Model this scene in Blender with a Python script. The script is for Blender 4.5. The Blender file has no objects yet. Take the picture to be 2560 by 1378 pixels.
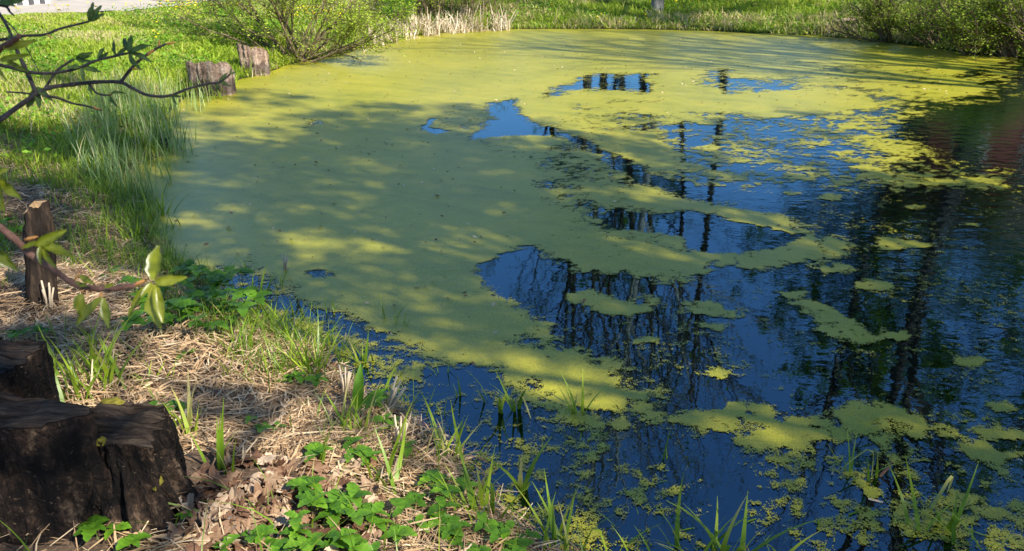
import bpy, math, random
import numpy as np
from mathutils import Vector, Matrix, Euler

scene = bpy.context.scene
COL = scene.collection
R = math.radians

# ------------------------------------------------------------------ camera
PITCH = R(21.3); FPX = 2130.0; CAM_H = 2.2
CP, SP = math.cos(PITCH), math.sin(PITCH)
cam_d = bpy.data.cameras.new('camera'); cam = bpy.data.objects.new('camera', cam_d)
COL.objects.link(cam); scene.camera = cam
cam.location = (0, 0, CAM_H); cam.rotation_euler = (math.pi/2 - PITCH, 0, 0)
cam_d.sensor_width = 36; cam_d.lens = 36*FPX/2560
cam_d.clip_start = 0.05; cam_d.clip_end = 2000
cam_d.dof.use_dof = True; cam_d.dof.focus_distance = 6.0; cam_d.dof.aperture_fstop = 11

# ------------------------------------------------------------------ sky, sun, exposure
SUN_AZ = (0.75, -0.66); SUN_EL = R(41)
world = bpy.data.worlds.new('World'); scene.world = world; world.use_nodes = True
wn = world.node_tree.nodes; wl = world.node_tree.links
sky = wn.new('ShaderNodeTexSky'); sky.sky_type = 'NISHITA'; sky.sun_disc = False
sky.sun_elevation = SUN_EL; sky.sun_rotation = math.atan2(SUN_AZ[0], SUN_AZ[1])
sky.air_density = 1.25; sky.dust_density = 0.35; sky.ozone_density = 9.0; sky.altitude = 0
wl.new(sky.outputs['Color'], wn['Background'].inputs['Color'])
wn['Background'].inputs['Strength'].default_value = 0.108
sd = bpy.data.lights.new('sun', 'SUN'); sd.energy = 5.0; sd.angle = R(0.53); sd.color = (1.0, 0.93, 0.80)
sun = bpy.data.objects.new('sun', sd); COL.objects.link(sun)
_n = math.hypot(*SUN_AZ)
to_sun = Vector((SUN_AZ[0]/_n*math.cos(SUN_EL), SUN_AZ[1]/_n*math.cos(SUN_EL), math.sin(SUN_EL)))
sun.rotation_euler = to_sun.to_track_quat('Z', 'Y').to_euler()
vs = scene.view_settings; vs.view_transform = 'Standard'; vs.look = 'None'; vs.gamma = 1; vs.exposure = 0.9
vs.use_curve_mapping = False
scene.cycles.max_bounces = 8; scene.cycles.transparent_max_bounces = 16
scene.cycles.caustics_reflective = False; scene.cycles.caustics_refractive = False
scene.cycles.sample_clamp_indirect = 4

# ------------------------------------------------------------------ helpers: places
def ray(u, v):
    dy = 689 - v
    return np.array([u - 1280.0, FPX*CP + dy*SP, -FPX*SP + dy*CP])
def P(u, v, z=0.0):
    r = ray(u, v); t = (z - CAM_H)/r[2]
    return np.array([0, 0, CAM_H]) + t*r
def D(u, v, dist):
    r = ray(u, v); return np.array([0, 0, CAM_H]) + r*(dist/FPX)

def vnoise(x, y, seed=0):
    x = np.asarray(x, float); y = np.asarray(y, float)
    xi = np.floor(x).astype(np.int64); yi = np.floor(y).astype(np.int64)
    fx = x - xi; fy = y - yi
    fx = fx*fx*(3-2*fx); fy = fy*fy*(3-2*fy)
    def h(a, b):
        n = (a*374761393 + b*668265263 + seed*982451653) & 0x7fffffff
        n = ((n ^ (n >> 13))*1274126177) & 0x7fffffff
        return ((n ^ (n >> 16)) & 0xffff)/65535.0
    return (h(xi, yi)*(1-fx)+h(xi+1, yi)*fx)*(1-fy) + (h(xi, yi+1)*(1-fx)+h(xi+1, yi+1)*fx)*fy
def fbm(x, y, seed=0, octv=4):
    s = 0; a = 0.5; t = 0
    for k in range(octv):
        s = s + a*vnoise(x*2**k, y*2**k, seed+k*17); t += a; a *= 0.5
    return s/t
def sstep(a, b, x):
    t = np.clip((x-a)/(b-a), 0, 1); return t*t*(3-2*t)
def sdf(poly, x, y):
    """signed distance, positive inside"""
    x = np.asarray(x, float); y = np.asarray(y, float)
    d = np.full(x.shape, 1e9); ins = np.zeros(x.shape, bool)
    n = len(poly)
    for i in range(n):
        ax, ay = poly[i][0], poly[i][1]; bx, by = poly[(i+1) % n][0], poly[(i+1) % n][1]
        ex, ey = bx-ax, by-ay; L = ex*ex+ey*ey+1e-12
        t = np.clip(((x-ax)*ex+(y-ay)*ey)/L, 0, 1)
        d = np.minimum(d, (x-ax-t*ex)**2+(y-ay-t*ey)**2)
        c = ((ay <= y) != (by <= y))
        if ay != by:
            ins ^= c & (x < ax + (y-ay)/(by-ay)*ex)
    d = np.sqrt(d)
    return np.where(ins, d, -d)

SHORE_PX = [(1330,1400),(1265,1330),(1180,1240),(1120,1130),(1020,1070),(975,1010),(870,955),(810,890),(715,830),(640,790),(560,735),
            (440,670),(395,620),(372,560),(345,500),(300,470),(330,420),(415,395),(440,350),(415,310),(440,275),(490,238),(570,228),(600,200),
            (660,188),(740,158),(850,140),(930,112),(1010,94),(1130,79),(1290,74),(1480,73),(1700,76),(1850,82),(2030,90),(2200,104),
            (2330,122),(2430,136),(2560,146)]
SHORE = [tuple(P(u, v)[:2]) for u, v in SHORE_PX] + [(13.0,16.5),(14.5,13.5),(14.2,10),(13,6.5),(10.5,3.6),(7.2,2.0),(4.6,1.5),(2.6,1.7),(1.2,2.15)]
_sx = np.array([p[0] for p in SHORE]); _sy = np.array([p[1] for p in SHORE])
def land(x, y):
    """distance inland (negative over water)"""
    x = np.asarray(x, float); y = np.asarray(y, float)
    wx = (fbm(x*2.2, y*2.2, 5)-.5)*.25; wy = (fbm(x*2.2, y*2.2, 9)-.5)*.25
    return -sdf(SHORE, x+wx, y+wy)
def gz(x, y):
    x = np.asarray(x, float); y = np.asarray(y, float)
    d = land(x, y)
    wn_ = (1-sstep(4.5, 7.5, y))*(1-sstep(1.0, 3.5, x))          # bank by the camera
    wl_ = sstep(4.5, 7.5, y)*(1-sstep(-5.0, -2.0, x))            # left meadow
    wf_ = sstep(18.5, 21, y)*sstep(-5.0, -2.0, x)*(1-sstep(8, 11, x))   # far slope
    wr_ = np.clip(1-wn_-wl_-wf_, 0, 1)
    dd = np.maximum(d, 0)
    up = (wn_*.50*(1-np.exp(-dd/1.1)) + wl_*(.80*(1-np.exp(-dd/2.8))) + wf_*(2.0*(1-np.exp(-dd/9.0)))
          + wr_*(1.0*(1-np.exp(-dd/3.5))))
    up = up + sstep(0, 1.0, dd)*((fbm(x*.9, y*.9, 3)-.5)*.16 + (fbm(x*4, y*4, 21)-.5)*.045)
    dn = -.85*(1-np.exp(np.minimum(d, 0)/2.0)) - .02*sstep(0, .3, -d)
    return np.where(d > 0, up, dn)
def G(u, v):
    z = 0.2
    for _ in range(14):
        p = P(u, v, z); z = .5*z + .5*float(gz(p[0], p[1]))
    p = P(u, v, z); return np.array([p[0], p[1], float(gz(p[0], p[1]))])

# ------------------------------------------------------------------ helpers: meshes, objects
def np_mesh(name, V, F, mats=None, smooth=True, tint=None, extra=None, uv=None):
    """F: list of (n,k) index arrays"""
    V = np.asarray(V, np.float32)
    F = [np.asarray(f, np.int32) for f in (F if isinstance(F, list) else [F]) if len(f)]
    me = bpy.data.meshes.new(name)
    me.vertices.add(len(V)); me.vertices.foreach_set('co', V.ravel())
    loops = np.concatenate([f.ravel() for f in F])
    tot = np.concatenate([np.full(len(f), f.shape[1], np.int32) for f in F])
    st = np.concatenate([[0], np.cumsum(tot)[:-1]]).astype(np.int32)
    me.loops.add(len(loops)); me.loops.foreach_set('vertex_index', loops)
    me.polygons.add(len(tot)); me.polygons.foreach_set('loop_start', st)
    if smooth: me.polygons.foreach_set('use_smooth', np.ones(len(tot), bool))
    me.update(calc_edges=True); me.validate()
    if tint is not None:
        a = me.attributes.new('tint', 'FLOAT', 'POINT'); a.data.foreach_set('value', np.asarray(tint, np.float32))
    for k, val in (extra or {}).items():
        a = me.attributes.new(k, 'FLOAT', 'POINT'); a.data.foreach_set('value', np.asarray(val, np.float32))
    if mats is not None: me.materials.append(mats)
    return me
def link(name, me, parent=None, loc=None):
    o = bpy.data.objects.new(name, me); COL.objects.link(o)
    if parent is not None: o.parent = parent
    if loc is not None: o.location = loc
    return o
def tag(o, label, cat, group=None):
    o['label'] = label; o['category'] = cat
    if group: o['group'] = group
    return o
def kind(o, k, label=None):
    o['kind'] = k
    if label: o['label'] = label
    return o
def empty(name, label, cat, loc=(0,0,0), rz=0, group=None, s=1):
    o = bpy.data.objects.new(name, None); COL.objects.link(o); o.empty_display_size = .1
    o.location = loc; o.rotation_euler = (0,0,rz); o.scale = (s,s,s)
    return tag(o, label, cat, group)
def copy_tree(o, parent=None):
    c = o.copy(); COL.objects.link(c)
    if parent is not None: c.parent = parent
    for ch in o.children: copy_tree(ch, c)
    return c

class MB:
    def __init__(s): s.v = []; s.f = {}; s.t = []; s.n = 0
    def add(s, V, F, t=0.5):
        V = np.asarray(V, float); s.v.append(V)
        for f in (F if isinstance(F, list) else [F]):
            f = np.asarray(f)
            if len(f): s.f.setdefault(f.shape[1], []).append(f+s.n)
        s.t.append(np.full(len(V), t) if np.isscalar(t) else np.asarray(t)); s.n += len(V)
    def tube(s, pts, rad, sides=5, t=0.5, cap=True):
        pts = np.asarray(pts, float); n = len(pts); rad = np.broadcast_to(np.asarray(rad, float), (n,))
        tan = np.gradient(pts, axis=0); tan /= (np.linalg.norm(tan, axis=1, keepdims=True)+1e-9)
        ref = np.array([0.0, 0, 1.0]) if abs(tan[:, 2]).mean() < .8 else np.array([1.0, 0, 0])
        a = np.cross(tan, ref); a /= (np.linalg.norm(a, axis=1, keepdims=True)+1e-9); b = np.cross(tan, a)
        ang = np.linspace(0, 2*np.pi, sides, endpoint=False)
        V = (pts[:, None, :] + rad[:, None, None]*(np.cos(ang)[None, :, None]*a[:, None, :]+np.sin(ang)[None, :, None]*b[:, None, :])).reshape(-1, 3)
        i = np.arange(n-1)[:, None]*sides; k = np.arange(sides)[None, :]; k2 = (k+1) % sides
        F = np.stack([i+k, i+k2, i+sides+k2, i+sides+k], -1).reshape(-1, 4)
        fs = [F]
        if cap: fs += [np.arange(sides)[None, ::-1], (np.arange(sides)+(n-1)*sides)[None, :]]
        s.add(V, fs, t)
    def mesh(s, name, mat, smooth=True):
        return np_mesh(name, np.concatenate(s.v), [np.concatenate(x) for x in s.f.values()], mat, smooth, np.concatenate(s.t))

# ------------------------------------------------------------------ helpers: materials
def newmat(name):
    m = bpy.data.materials.new(name); m.use_nodes = True
    nt = m.node_tree; nt.nodes.clear(); out = nt.nodes.new('ShaderNodeOutputMaterial')
    return m, nt, out
def nd(nt, typ, inp=None, **kw):
    n = nt.nodes.new(typ)
    for k, v in kw.items(): setattr(n, k, v)
    for k, v in (inp or {}).items():
        if isinstance(v, bpy.types.NodeSocket): nt.links.new(v, n.inputs[k])
        else: n.inputs[k].default_value = v
    return n
def math_(nt, op, a, b=0.0, clamp=False):
    return nd(nt, 'ShaderNodeMath', {0: a, 1: b}, operation=op, use_clamp=clamp).outputs[0]
def mixc(nt, fac, a, b, mode='MIX'):
    n = nt.nodes.new('ShaderNodeMix'); n.data_type = 'RGBA'; n.blend_type = mode
    for i, v in ((0, fac), (6, a), (7, b)):
        if isinstance(v, bpy.types.NodeSocket): nt.links.new(v, n.inputs[i])
        else: n.inputs[i].default_value = v
    return n.outputs[2]
def ramp(nt, fac, stops):
    n = nt.nodes.new('ShaderNodeValToRGB'); nt.links.new(fac, n.inputs[0])
    e = n.color_ramp.elements
    while len(e) < len(stops): e.new(0.5)
    for x, (p, c) in zip(e, stops): x.position = p; x.color = (*c, 1) if len(c) == 3 else c
    return n.outputs[0]
def geo_pos(nt): return nt.nodes.new('ShaderNodeNewGeometry').outputs['Position']
def obj_pos(nt): return nt.nodes.new('ShaderNodeTexCoord').outputs['Object']
def noise(nt, vec, scale, detail=4, rough=.55, dist=0):
    return nd(nt, 'ShaderNodeTexNoise', {'Vector': vec, 'Scale': scale, 'Detail': detail, 'Roughness': rough, 'Distortion': dist}).outputs['Fac']
def smap(nt, vec, s):
    return nd(nt, 'ShaderNodeMapping', {'Vector': vec, 'Scale': s}).outputs[0]
def attr(nt, name): return nd(nt, 'ShaderNodeAttribute', attribute_name=name).outputs['Fac']
def orand(nt): return nt.nodes.new('ShaderNodeObjectInfo').outputs['Random']

def leafy(name, stops, transl=.35, rough=.5, spec=.3, objrand=0.0, vein=False):
    """thin green or dry blade/leaf; colour from the tint attribute"""
    m, nt, out = newmat(name)
    t = attr(nt, 'tint')
    if objrand:
        t = math_(nt, 'ADD', t, math_(nt, 'MULTIPLY', math_(nt, 'SUBTRACT', orand(nt), .5), objrand), True)
    c = ramp(nt, t, stops)
    if vein:
        nz = noise(nt, obj_pos(nt), 40, 3)
        c = mixc(nt, math_(nt, 'MULTIPLY', nz, .45), c, mixc(nt, 1.0, c, (.45,.42,.40,1), 'MULTIPLY'))
    p = nd(nt, 'ShaderNodeBsdfPrincipled', {'Base Color': c, 'Roughness': rough, 'Specular IOR Level': spec})
    if transl:
        tr = nd(nt, 'ShaderNodeBsdfTranslucent', {'Color': c})
        mx = nd(nt, 'ShaderNodeMixShader', {0: transl, 1: p.outputs[0], 2: tr.outputs[0]})
        nt.links.new(mx.outputs[0], out.inputs[0])
    else: nt.links.new(p.outputs[0], out.inputs[0])
    return m

M = {}
M['grass'] = leafy('grass_blades', [(0,(.07,.15,.012)),(.45,(.25,.39,.025)),(.72,(.42,.52,.055)),(.86,(.50,.48,.13)),(1,(.66,.55,.30))], .42)
M['reed'] = leafy('reed_blades', [(0,(.09,.16,.03)),(.5,(.26,.37,.10)),(.85,(.40,.52,.20)),(1,(.6,.52,.26))], .35, .4, .45)
M['sedge'] = leafy('sedge_blades', [(0,(.06,.13,.012)),(.5,(.19,.32,.02)),(.85,(.36,.46,.035)),(1,(.56,.48,.18))], .4, .4, .4, .35)
M['herb'] = leafy('herb_leaves', [(0,(.05,.14,.012)),(.5,(.13,.30,.02)),(1,(.27,.45,.03))], .42, .45, .4, .5)
M['weed'] = leafy('weed_leaves', [(0,(.06,.16,.012)),(.5,(.16,.35,.02)),(1,(.33,.52,.045))], .42)
M['straw'] = leafy('straw', [(0,(.11,.068,.036)),(.4,(.32,.20,.105)),(.75,(.56,.385,.22)),(1,(.72,.56,.36))], .1, .7, .2)
M['dryreed'] = leafy('dry_reed', [(0,(.28,.20,.12)),(.6,(.64,.52,.37)),(1,(.82,.72,.57))], .15, .7, .2)
M['deadleaf'] = leafy('dead_leaf', [(0,(.11,.052,.030)),(.3,(.22,.12,.07)),(.6,(.38,.25,.155)),(1,(.62,.50,.37))], .12, .65, .25, .9, vein=True)
M['willow'] = leafy('willow_leaves', [(0,(.12,.20,.015)),(.5,(.31,.42,.035)),(1,(.50,.60,.09))], .4, .5, .3)
M['treeleaf'] = leafy('tree_leaves', [(0,(.04,.09,.01)),(.5,(.10,.19,.02)),(1,(.20,.30,.04))], .4, .5, .3)
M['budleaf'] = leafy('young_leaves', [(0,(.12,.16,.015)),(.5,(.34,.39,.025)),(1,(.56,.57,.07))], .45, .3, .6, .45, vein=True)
M['budleaf_dark'] = leafy('shaded_leaves', [(0,(.05,.09,.025)),(.5,(.10,.17,.04)),(1,(.18,.26,.05))], .35, .5, .4, .3)  # darker copy of the young leaves: upper twigs' shade painted into the green
M['dandelion'] = leafy('dandelion_yellow', [(0,(.75,.50,.01)),(1,(.85,.66,.02))], .1, .7, .1)

def bark(name, stops, scale=(22,22,3.5), bump=.6, dist=.02, spec=.15, fine=True):
    m, nt, out = newmat(name)
    pos = obj_pos(nt)
    n1 = noise(nt, smap(nt, pos, scale), 1.0, 8, .62, .6)
    n2 = noise(nt, pos, 9, 6, .6)
    c = ramp(nt, math_(nt, 'ADD', math_(nt, 'MULTIPLY', n1, .65), math_(nt, 'MULTIPLY', n2, .35)), stops)
    b = nd(nt, 'ShaderNodeBump', {'Height': n1, 'Strength': bump, 'Distance': dist})
    p = nd(nt, 'ShaderNodeBsdfPrincipled', {'Base Color': c, 'Roughness': .85, 'Specular IOR Level': spec, 'Normal': b.outputs[0]})
    nt.links.new(p.outputs[0], out.inputs[0]); return m
M['bark'] = bark('tree_bark', [(.3,(.02,.017,.014)),(.5,(.06,.05,.04)),(.7,(.12,.10,.08))])
M['palebark'] = bark('pale_bark', [(.3,(.06,.055,.05)),(.5,(.20,.19,.17)),(.65,(.36,.35,.32))], (14,14,5), .8, .03)
M['stem'] = bark('shrub_stem', [(.3,(.07,.05,.03)),(.5,(.17,.13,.08)),(.7,(.30,.24,.15))], (30,30,8))
M['twig'] = bark('grey_twig', [(.3,(.025,.020,.020)),(.5,(.062,.050,.048)),(.7,(.13,.105,.10))], (120,120,120), .4, .003, .3)
M['redtwig'] = bark('red_twig', [(.3,(.06,.028,.020)),(.5,(.15,.075,.052)),(.7,(.30,.17,.125))], (90,90,90), .3, .002, .4)
M['bud'] = bark('bud_scales', [(.3,(.30,.10,.03)),(.5,(.55,.25,.07)),(.7,(.62,.42,.15))], (200,200,200), .2, .001, .4)
M['stumpbark'] = bark('stump_bark', [(.32,(.010,.008,.008)),(.46,(.030,.021,.017)),(.54,(.09,.055,.038)),(.60,(.22,.14,.09)),(.70,(.36,.29,.21))], (14,14,9), 1.0, .06, .2)
M['stumptop'] = bark('stump_cut_wood', [(.36,(.012,.009,.007)),(.47,(.045,.032,.024)),(.56,(.085,.062,.045)),(.68,(.18,.13,.085))], (7,34,10), 1.0, .05, .08)
M['postwood'] = bark('rotten_post_wood', [(.32,(.010,.008,.007)),(.5,(.032,.023,.018)),(.62,(.09,.06,.04)),(.75,(.30,.21,.12))], (26,26,4), .8, .02)
M['postend'] = bark('post_end_wood', [(.3,(.14,.08,.04)),(.5,(.36,.23,.12)),(.7,(.55,.40,.24))], (30,30,30), .5, .01)
M['pilewood'] = bark('weathered_wood', [(.30,(.07,.05,.04)),(.45,(.24,.16,.12)),(.58,(.42,.31,.25)),(.72,(.60,.50,.43))], (16,16,1.8), .7, .02)
def stump_side(name, dark, mid, warm, pale, line=None, sc=1.0):
    m, nt, out = newmat(name); pos = obj_pos(nt)
    n1 = noise(nt, smap(nt, pos, (1, 1, .55)), 7*sc, 9, .66, .15); n2 = noise(nt, pos, 38*sc, 6, .7); n3 = noise(nt, smap(nt, pos, (1, 1, .12)), 24*sc, 6, .6)
    t = math_(nt, 'ADD', math_(nt, 'MULTIPLY', n1, .42), math_(nt, 'ADD', math_(nt, 'MULTIPLY', n2, .30), math_(nt, 'MULTIPLY', n3, .28)))
    c = ramp(nt, t, [(.38, dark), (.485, mid), (.545, warm), (.62, pale)])
    fl = nd(nt, 'ShaderNodeMapRange', {'Value': noise(nt, pos, 55*sc, 3, .6), 'From Min': .66, 'From Max': .70}).outputs[0]
    c = mixc(nt, math_(nt, 'MULTIPLY', fl, .7), c, (*pale, 1))
    if line:       # darker band with a ragged edge above the water
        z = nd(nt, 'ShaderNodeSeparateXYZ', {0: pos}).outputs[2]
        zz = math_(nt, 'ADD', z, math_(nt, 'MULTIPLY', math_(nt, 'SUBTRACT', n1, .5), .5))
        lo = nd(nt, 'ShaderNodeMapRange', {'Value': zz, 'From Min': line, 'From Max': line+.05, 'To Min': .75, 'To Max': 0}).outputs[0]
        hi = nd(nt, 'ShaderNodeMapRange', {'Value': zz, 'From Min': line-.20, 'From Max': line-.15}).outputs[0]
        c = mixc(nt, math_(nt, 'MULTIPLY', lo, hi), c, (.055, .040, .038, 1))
    vo = nd(nt, 'ShaderNodeTexVoronoi', {'Vector': smap(nt, pos, (1, 1, .6)), 'Scale': 26*sc}, feature='DISTANCE_TO_EDGE').outputs[0]
    h = math_(nt, 'ADD', math_(nt, 'MULTIPLY', t, 1.6), math_(nt, 'MINIMUM', vo, .12))
    b = nd(nt, 'ShaderNodeBump', {'Height': h, 'Strength': 1.0, 'Distance': .035})
    p = nd(nt, 'ShaderNodeBsdfPrincipled', {'Base Color': c, 'Roughness': .82, 'Specular IOR Level': .2, 'Normal': b.outputs[0]})
    nt.links.new(p.outputs[0], out.inputs[0]); return m
M['stumpbark'] = stump_side('stump_bark', (.004,.003,.003), (.011,.008,.007), (.042,.026,.018), (.19,.13,.085))
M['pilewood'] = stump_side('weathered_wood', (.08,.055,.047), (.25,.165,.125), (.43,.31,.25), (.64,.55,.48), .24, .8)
M['moss'] = bark('moss', [(.3,(.06,.06,.008)),(.5,(.16,.14,.02)),(.7,(.28,.24,.05))], (60,60,60), .9, .01)
M['greenstem'] = bark('green_stem', [(.3,(.10,.14,.04)),(.5,(.16,.21,.06)),(.7,(.24,.28,.10))], (60,60,60), .1, .001)

def flat(name, col, rough=.8, var=.25, scale=6):
    m, nt, out = newmat(name)
    n = noise(nt, obj_pos(nt), scale, 6, .6)
    c = mixc(nt, n, tuple(x*(1-var) for x in col)+(1,), tuple(min(1, x*(1+var)) for x in col)+(1,))
    b = nd(nt, 'ShaderNodeBump', {'Height': n, 'Strength': .3, 'Distance': .02})
    p = nd(nt, 'ShaderNodeBsdfPrincipled', {'Base Color': c, 'Roughness': rough, 'Specular IOR Level': .2, 'Normal': b.outputs[0]})
    nt.links.new(p.outputs[0], out.inputs[0]); return m
M['roadsand'] = flat('dusty_road', (.42,.37,.31), .9, .18, 3)
M['dirt'] = flat('dirt_strip', (.36,.26,.18), .9, .3, 4)
M['whitekerb'] = flat('white_kerb_paint', (.74,.74,.70), .7, .1, 9)
M['blackkerb'] = flat('black_kerb_paint', (.10,.10,.11), .7, .2, 9)
M['redwall'] = flat('red_wall_paint', (.30,.085,.07), .8, .15, 3)
M['roofsheet'] = flat('brown_roof', (.13,.085,.07), .6, .2, 3)
M['trim'] = flat('white_trim', (.7,.7,.66), .6, .06, 5)

def ground_mat():
    m, nt, out = newmat('bank_soil')
    pos = geo_pos(nt); lawn = attr(nt, 'lawn')
    n1 = noise(nt, pos, 3.0, 8, .65); n2 = noise(nt, pos, 45, 6, .7)
    soil = ramp(nt, math_(nt, 'ADD', math_(nt, 'MULTIPLY', n1, .5), math_(nt, 'MULTIPLY', n2, .5)),
                [(.32,(.035,.024,.018)),(.48,(.11,.075,.052)),(.6,(.23,.16,.11)),(.72,(.34,.25,.17))])
    turf = ramp(nt, math_(nt, 'ADD', math_(nt, 'MULTIPLY', n1, .5), math_(nt, 'MULTIPLY', n2, .5)),
                [(.32,(.06,.07,.015)),(.5,(.13,.17,.03)),(.62,(.24,.24,.07)),(.75,(.38,.31,.15))])
    c = mixc(nt, lawn, soil, turf)
    z = nd(nt, 'ShaderNodeSeparateXYZ', {0: pos}).outputs[2]
    wet = nd(nt, 'ShaderNodeMapRange', {'Value': z, 'From Min': .0, 'From Max': .07}).outputs[0]
    c = mixc(nt, wet, (.018,.013,.010,1), c)
    b = nd(nt, 'ShaderNodeBump', {'Height': n2, 'Strength': .8, 'Distance': .03})
    p = nd(nt, 'ShaderNodeBsdfPrincipled', {'Base Color': c, 'Roughness': .9, 'Specular IOR Level': .15, 'Normal': b.outputs[0]})
    nt.links.new(p.outputs[0], out.inputs[0]); return m
M['ground'] = ground_mat()

def water_mat():
    m, nt, out = newmat('pond_water')
    pos = geo_pos(nt)
    sep = nd(nt, 'ShaderNodeSeparateXYZ', {0: pos})
    # breeze reaches the open water to the right; the reedy corner is calm
    br = nd(nt, 'ShaderNodeMapRange', {'Value': math_(nt, 'ADD', sep.outputs[0], math_(nt, 'MULTIPLY', sep.outputs[1], .12)),
                                       'From Min': 1.8, 'From Max': 7.0, 'To Min': .07, 'To Max': 1.0}).outputs[0]
    gust = nd(nt, 'ShaderNodeMapRange', {'Value': noise(nt, pos, .35, 2), 'From Min': .3, 'From Max': .7, 'To Min': .45, 'To Max': 1.1}).outputs[0]
    r1 = noise(nt, smap(nt, pos, (1, 1.5, 1)), 5.0, 2, .45)
    r2 = noise(nt, smap(nt, pos, (1, 1.3, 1)), 17.0, 2, .5)
    h = math_(nt, 'ADD', r1, math_(nt, 'MULTIPLY', r2, .22))
    h = math_(nt, 'MULTIPLY', h, math_(nt, 'MULTIPLY', br, gust))
    b = nd(nt, 'ShaderNodeBump', {'Height': h, 'Strength': 1.0, 'Distance': .008})
    fr = nd(nt, 'ShaderNodeFresnel', {'IOR': 2.35, 'Normal': b.outputs[0]})
    gl = nd(nt, 'ShaderNodeBsdfGlossy', {'Color': (.47,.78,1,1), 'Roughness': .012, 'Normal': b.outputs[0]})
    tr = nd(nt, 'ShaderNodeBsdfTransparent', {'Color': (.13,.15,.20,1)})
    mx = nd(nt, 'ShaderNodeMixShader', {0: fr.outputs[0], 1: tr.outputs[0], 2: gl.outputs[0]})
    nt.links.new(mx.outputs[0], out.inputs[0]); return m
M['water'] = water_mat()

def duckweed_mat():
    m, nt, out = newmat('duckweed_fronds')
    pos = geo_pos(nt); cov = attr(nt, 'cover')
    vor = nd(nt, 'ShaderNodeTexVoronoi', {'Vector': pos, 'Scale': 190.0})
    sc = nd(nt, 'ShaderNodeSeparateColor', {0: vor.outputs['Color']})
    big = nd(nt, 'ShaderNodeMapRange', {'Value': noise(nt, pos, 20, 5, .72), 'From Min': .33, 'From Max': .67}).outputs[0]
    thr = math_(nt, 'ADD', math_(nt, 'MULTIPLY', sc.outputs[0], .46), math_(nt, 'MULTIPLY', big, .64))
    mask = math_(nt, 'LESS_THAN', thr, math_(nt, 'MULTIPLY', cov, 1.08))
    n1 = noise(nt, pos, .55, 4, .6); n2 = noise(nt, pos, 5, 5, .6)
    n3 = noise(nt, smap(nt, nd(nt, 'ShaderNodeVectorRotate', {'Vector': pos, 'Angle': .5}, rotation_type='Z_AXIS').outputs[0], (.5, 3.2, 1)), 1.3, 5, .65, .6)
    t = math_(nt, 'ADD', math_(nt, 'ADD', math_(nt, 'MULTIPLY', n1, .28), math_(nt, 'MULTIPLY', n3, .27)), math_(nt, 'ADD', math_(nt, 'MULTIPLY', sc.outputs[1], .22), math_(nt, 'MULTIPLY', n2, .23)))
    c = ramp(nt, t, [(.30,(.13,.155,.016)),(.43,(.27,.275,.020)),(.55,(.39,.355,.026)),(.74,(.52,.43,.045))])
    hgt = math_(nt, 'ADD', math_(nt, 'MULTIPLY', vor.outputs['Distance'], -.8), math_(nt, 'MULTIPLY', sc.outputs[2], .5))
    b = nd(nt, 'ShaderNodeBump', {'Height': math_(nt, 'ADD', hgt, math_(nt, 'MULTIPLY', n2, 6.0)), 'Strength': .5, 'Distance': .0025})
    p = nd(nt, 'ShaderNodeBsdfPrincipled', {'Base Color': c, 'Roughness': .34, 'Specular IOR Level': .5, 'Normal': b.outputs[0]})
    tr = nd(nt, 'ShaderNodeBsdfTransparent', {'Color': (1,1,1,1)})
    mx = nd(nt, 'ShaderNodeMixShader', {0: mask, 1: tr.outputs[0], 2: p.outputs[0]})
    nt.links.new(mx.outputs[0], out.inputs[0]); return m
M['duckweed'] = duckweed_mat()

# ------------------------------------------------------------------ ground, water
def lines(*segs):
    a = []
    for s, e, st in segs: a.append(np.arange(s, e, st))
    return np.concatenate(a)
gx = lines((-400,-60,40),(-60,-20,4),(-20,-4,.25),(-4,2.4,.06),(2.4,16,.25),(16,40,3),(40,401,40))
gy = lines((-400,-40,40),(-40,-4,4),(-4,1,.5),(1,6.5,.06),(6.5,33,.2),(33,60,3),(60,401,40))
X, Y = np.meshgrid(gx, gy); Zg = gz(X, Y)
nx, ny = len(gx), len(gy)
def grid_faces(nx, ny):
    i = (np.arange(ny-1)[:, None]*nx + np.arange(nx-1)[None, :])
    return np.stack([i, i+1, i+1+nx, i+nx], -1).reshape(-1, 4)
def lawn_w(x, y):
    """how grassy the ground is, 0 (bare bank) .. 1 (meadow)"""
    e = (fbm(x*1.2, y*1.2, 31)-.5)
    return np.clip(sstep(6.6, 9.6, y + e*3.0 + (x+4.0)*.15), 0, 1)
lw = lawn_w(X, Y)
ground = link('ground', np_mesh('ground', np.stack([X, Y, Zg], -1).reshape(-1, 3), grid_faces(nx, ny), M['ground'], True, None, {'lawn': lw.ravel()}))
kind(ground, 'structure', 'brown earthen bank and grassy meadow around the pond')

xs = np.array([p[0] for p in SHORE]); ys = np.array([p[1] for p in SHORE])
wv = np.array([(-14,0,0),(18,0,0),(18,28,0),(-14,28,0)], float)
water = link('water', np_mesh('water', wv, np.array([[0,1,2,3]]), M['water'], False)); kind(water, 'structure', 'still dark blue pond water mirroring trees and sky')

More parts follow.
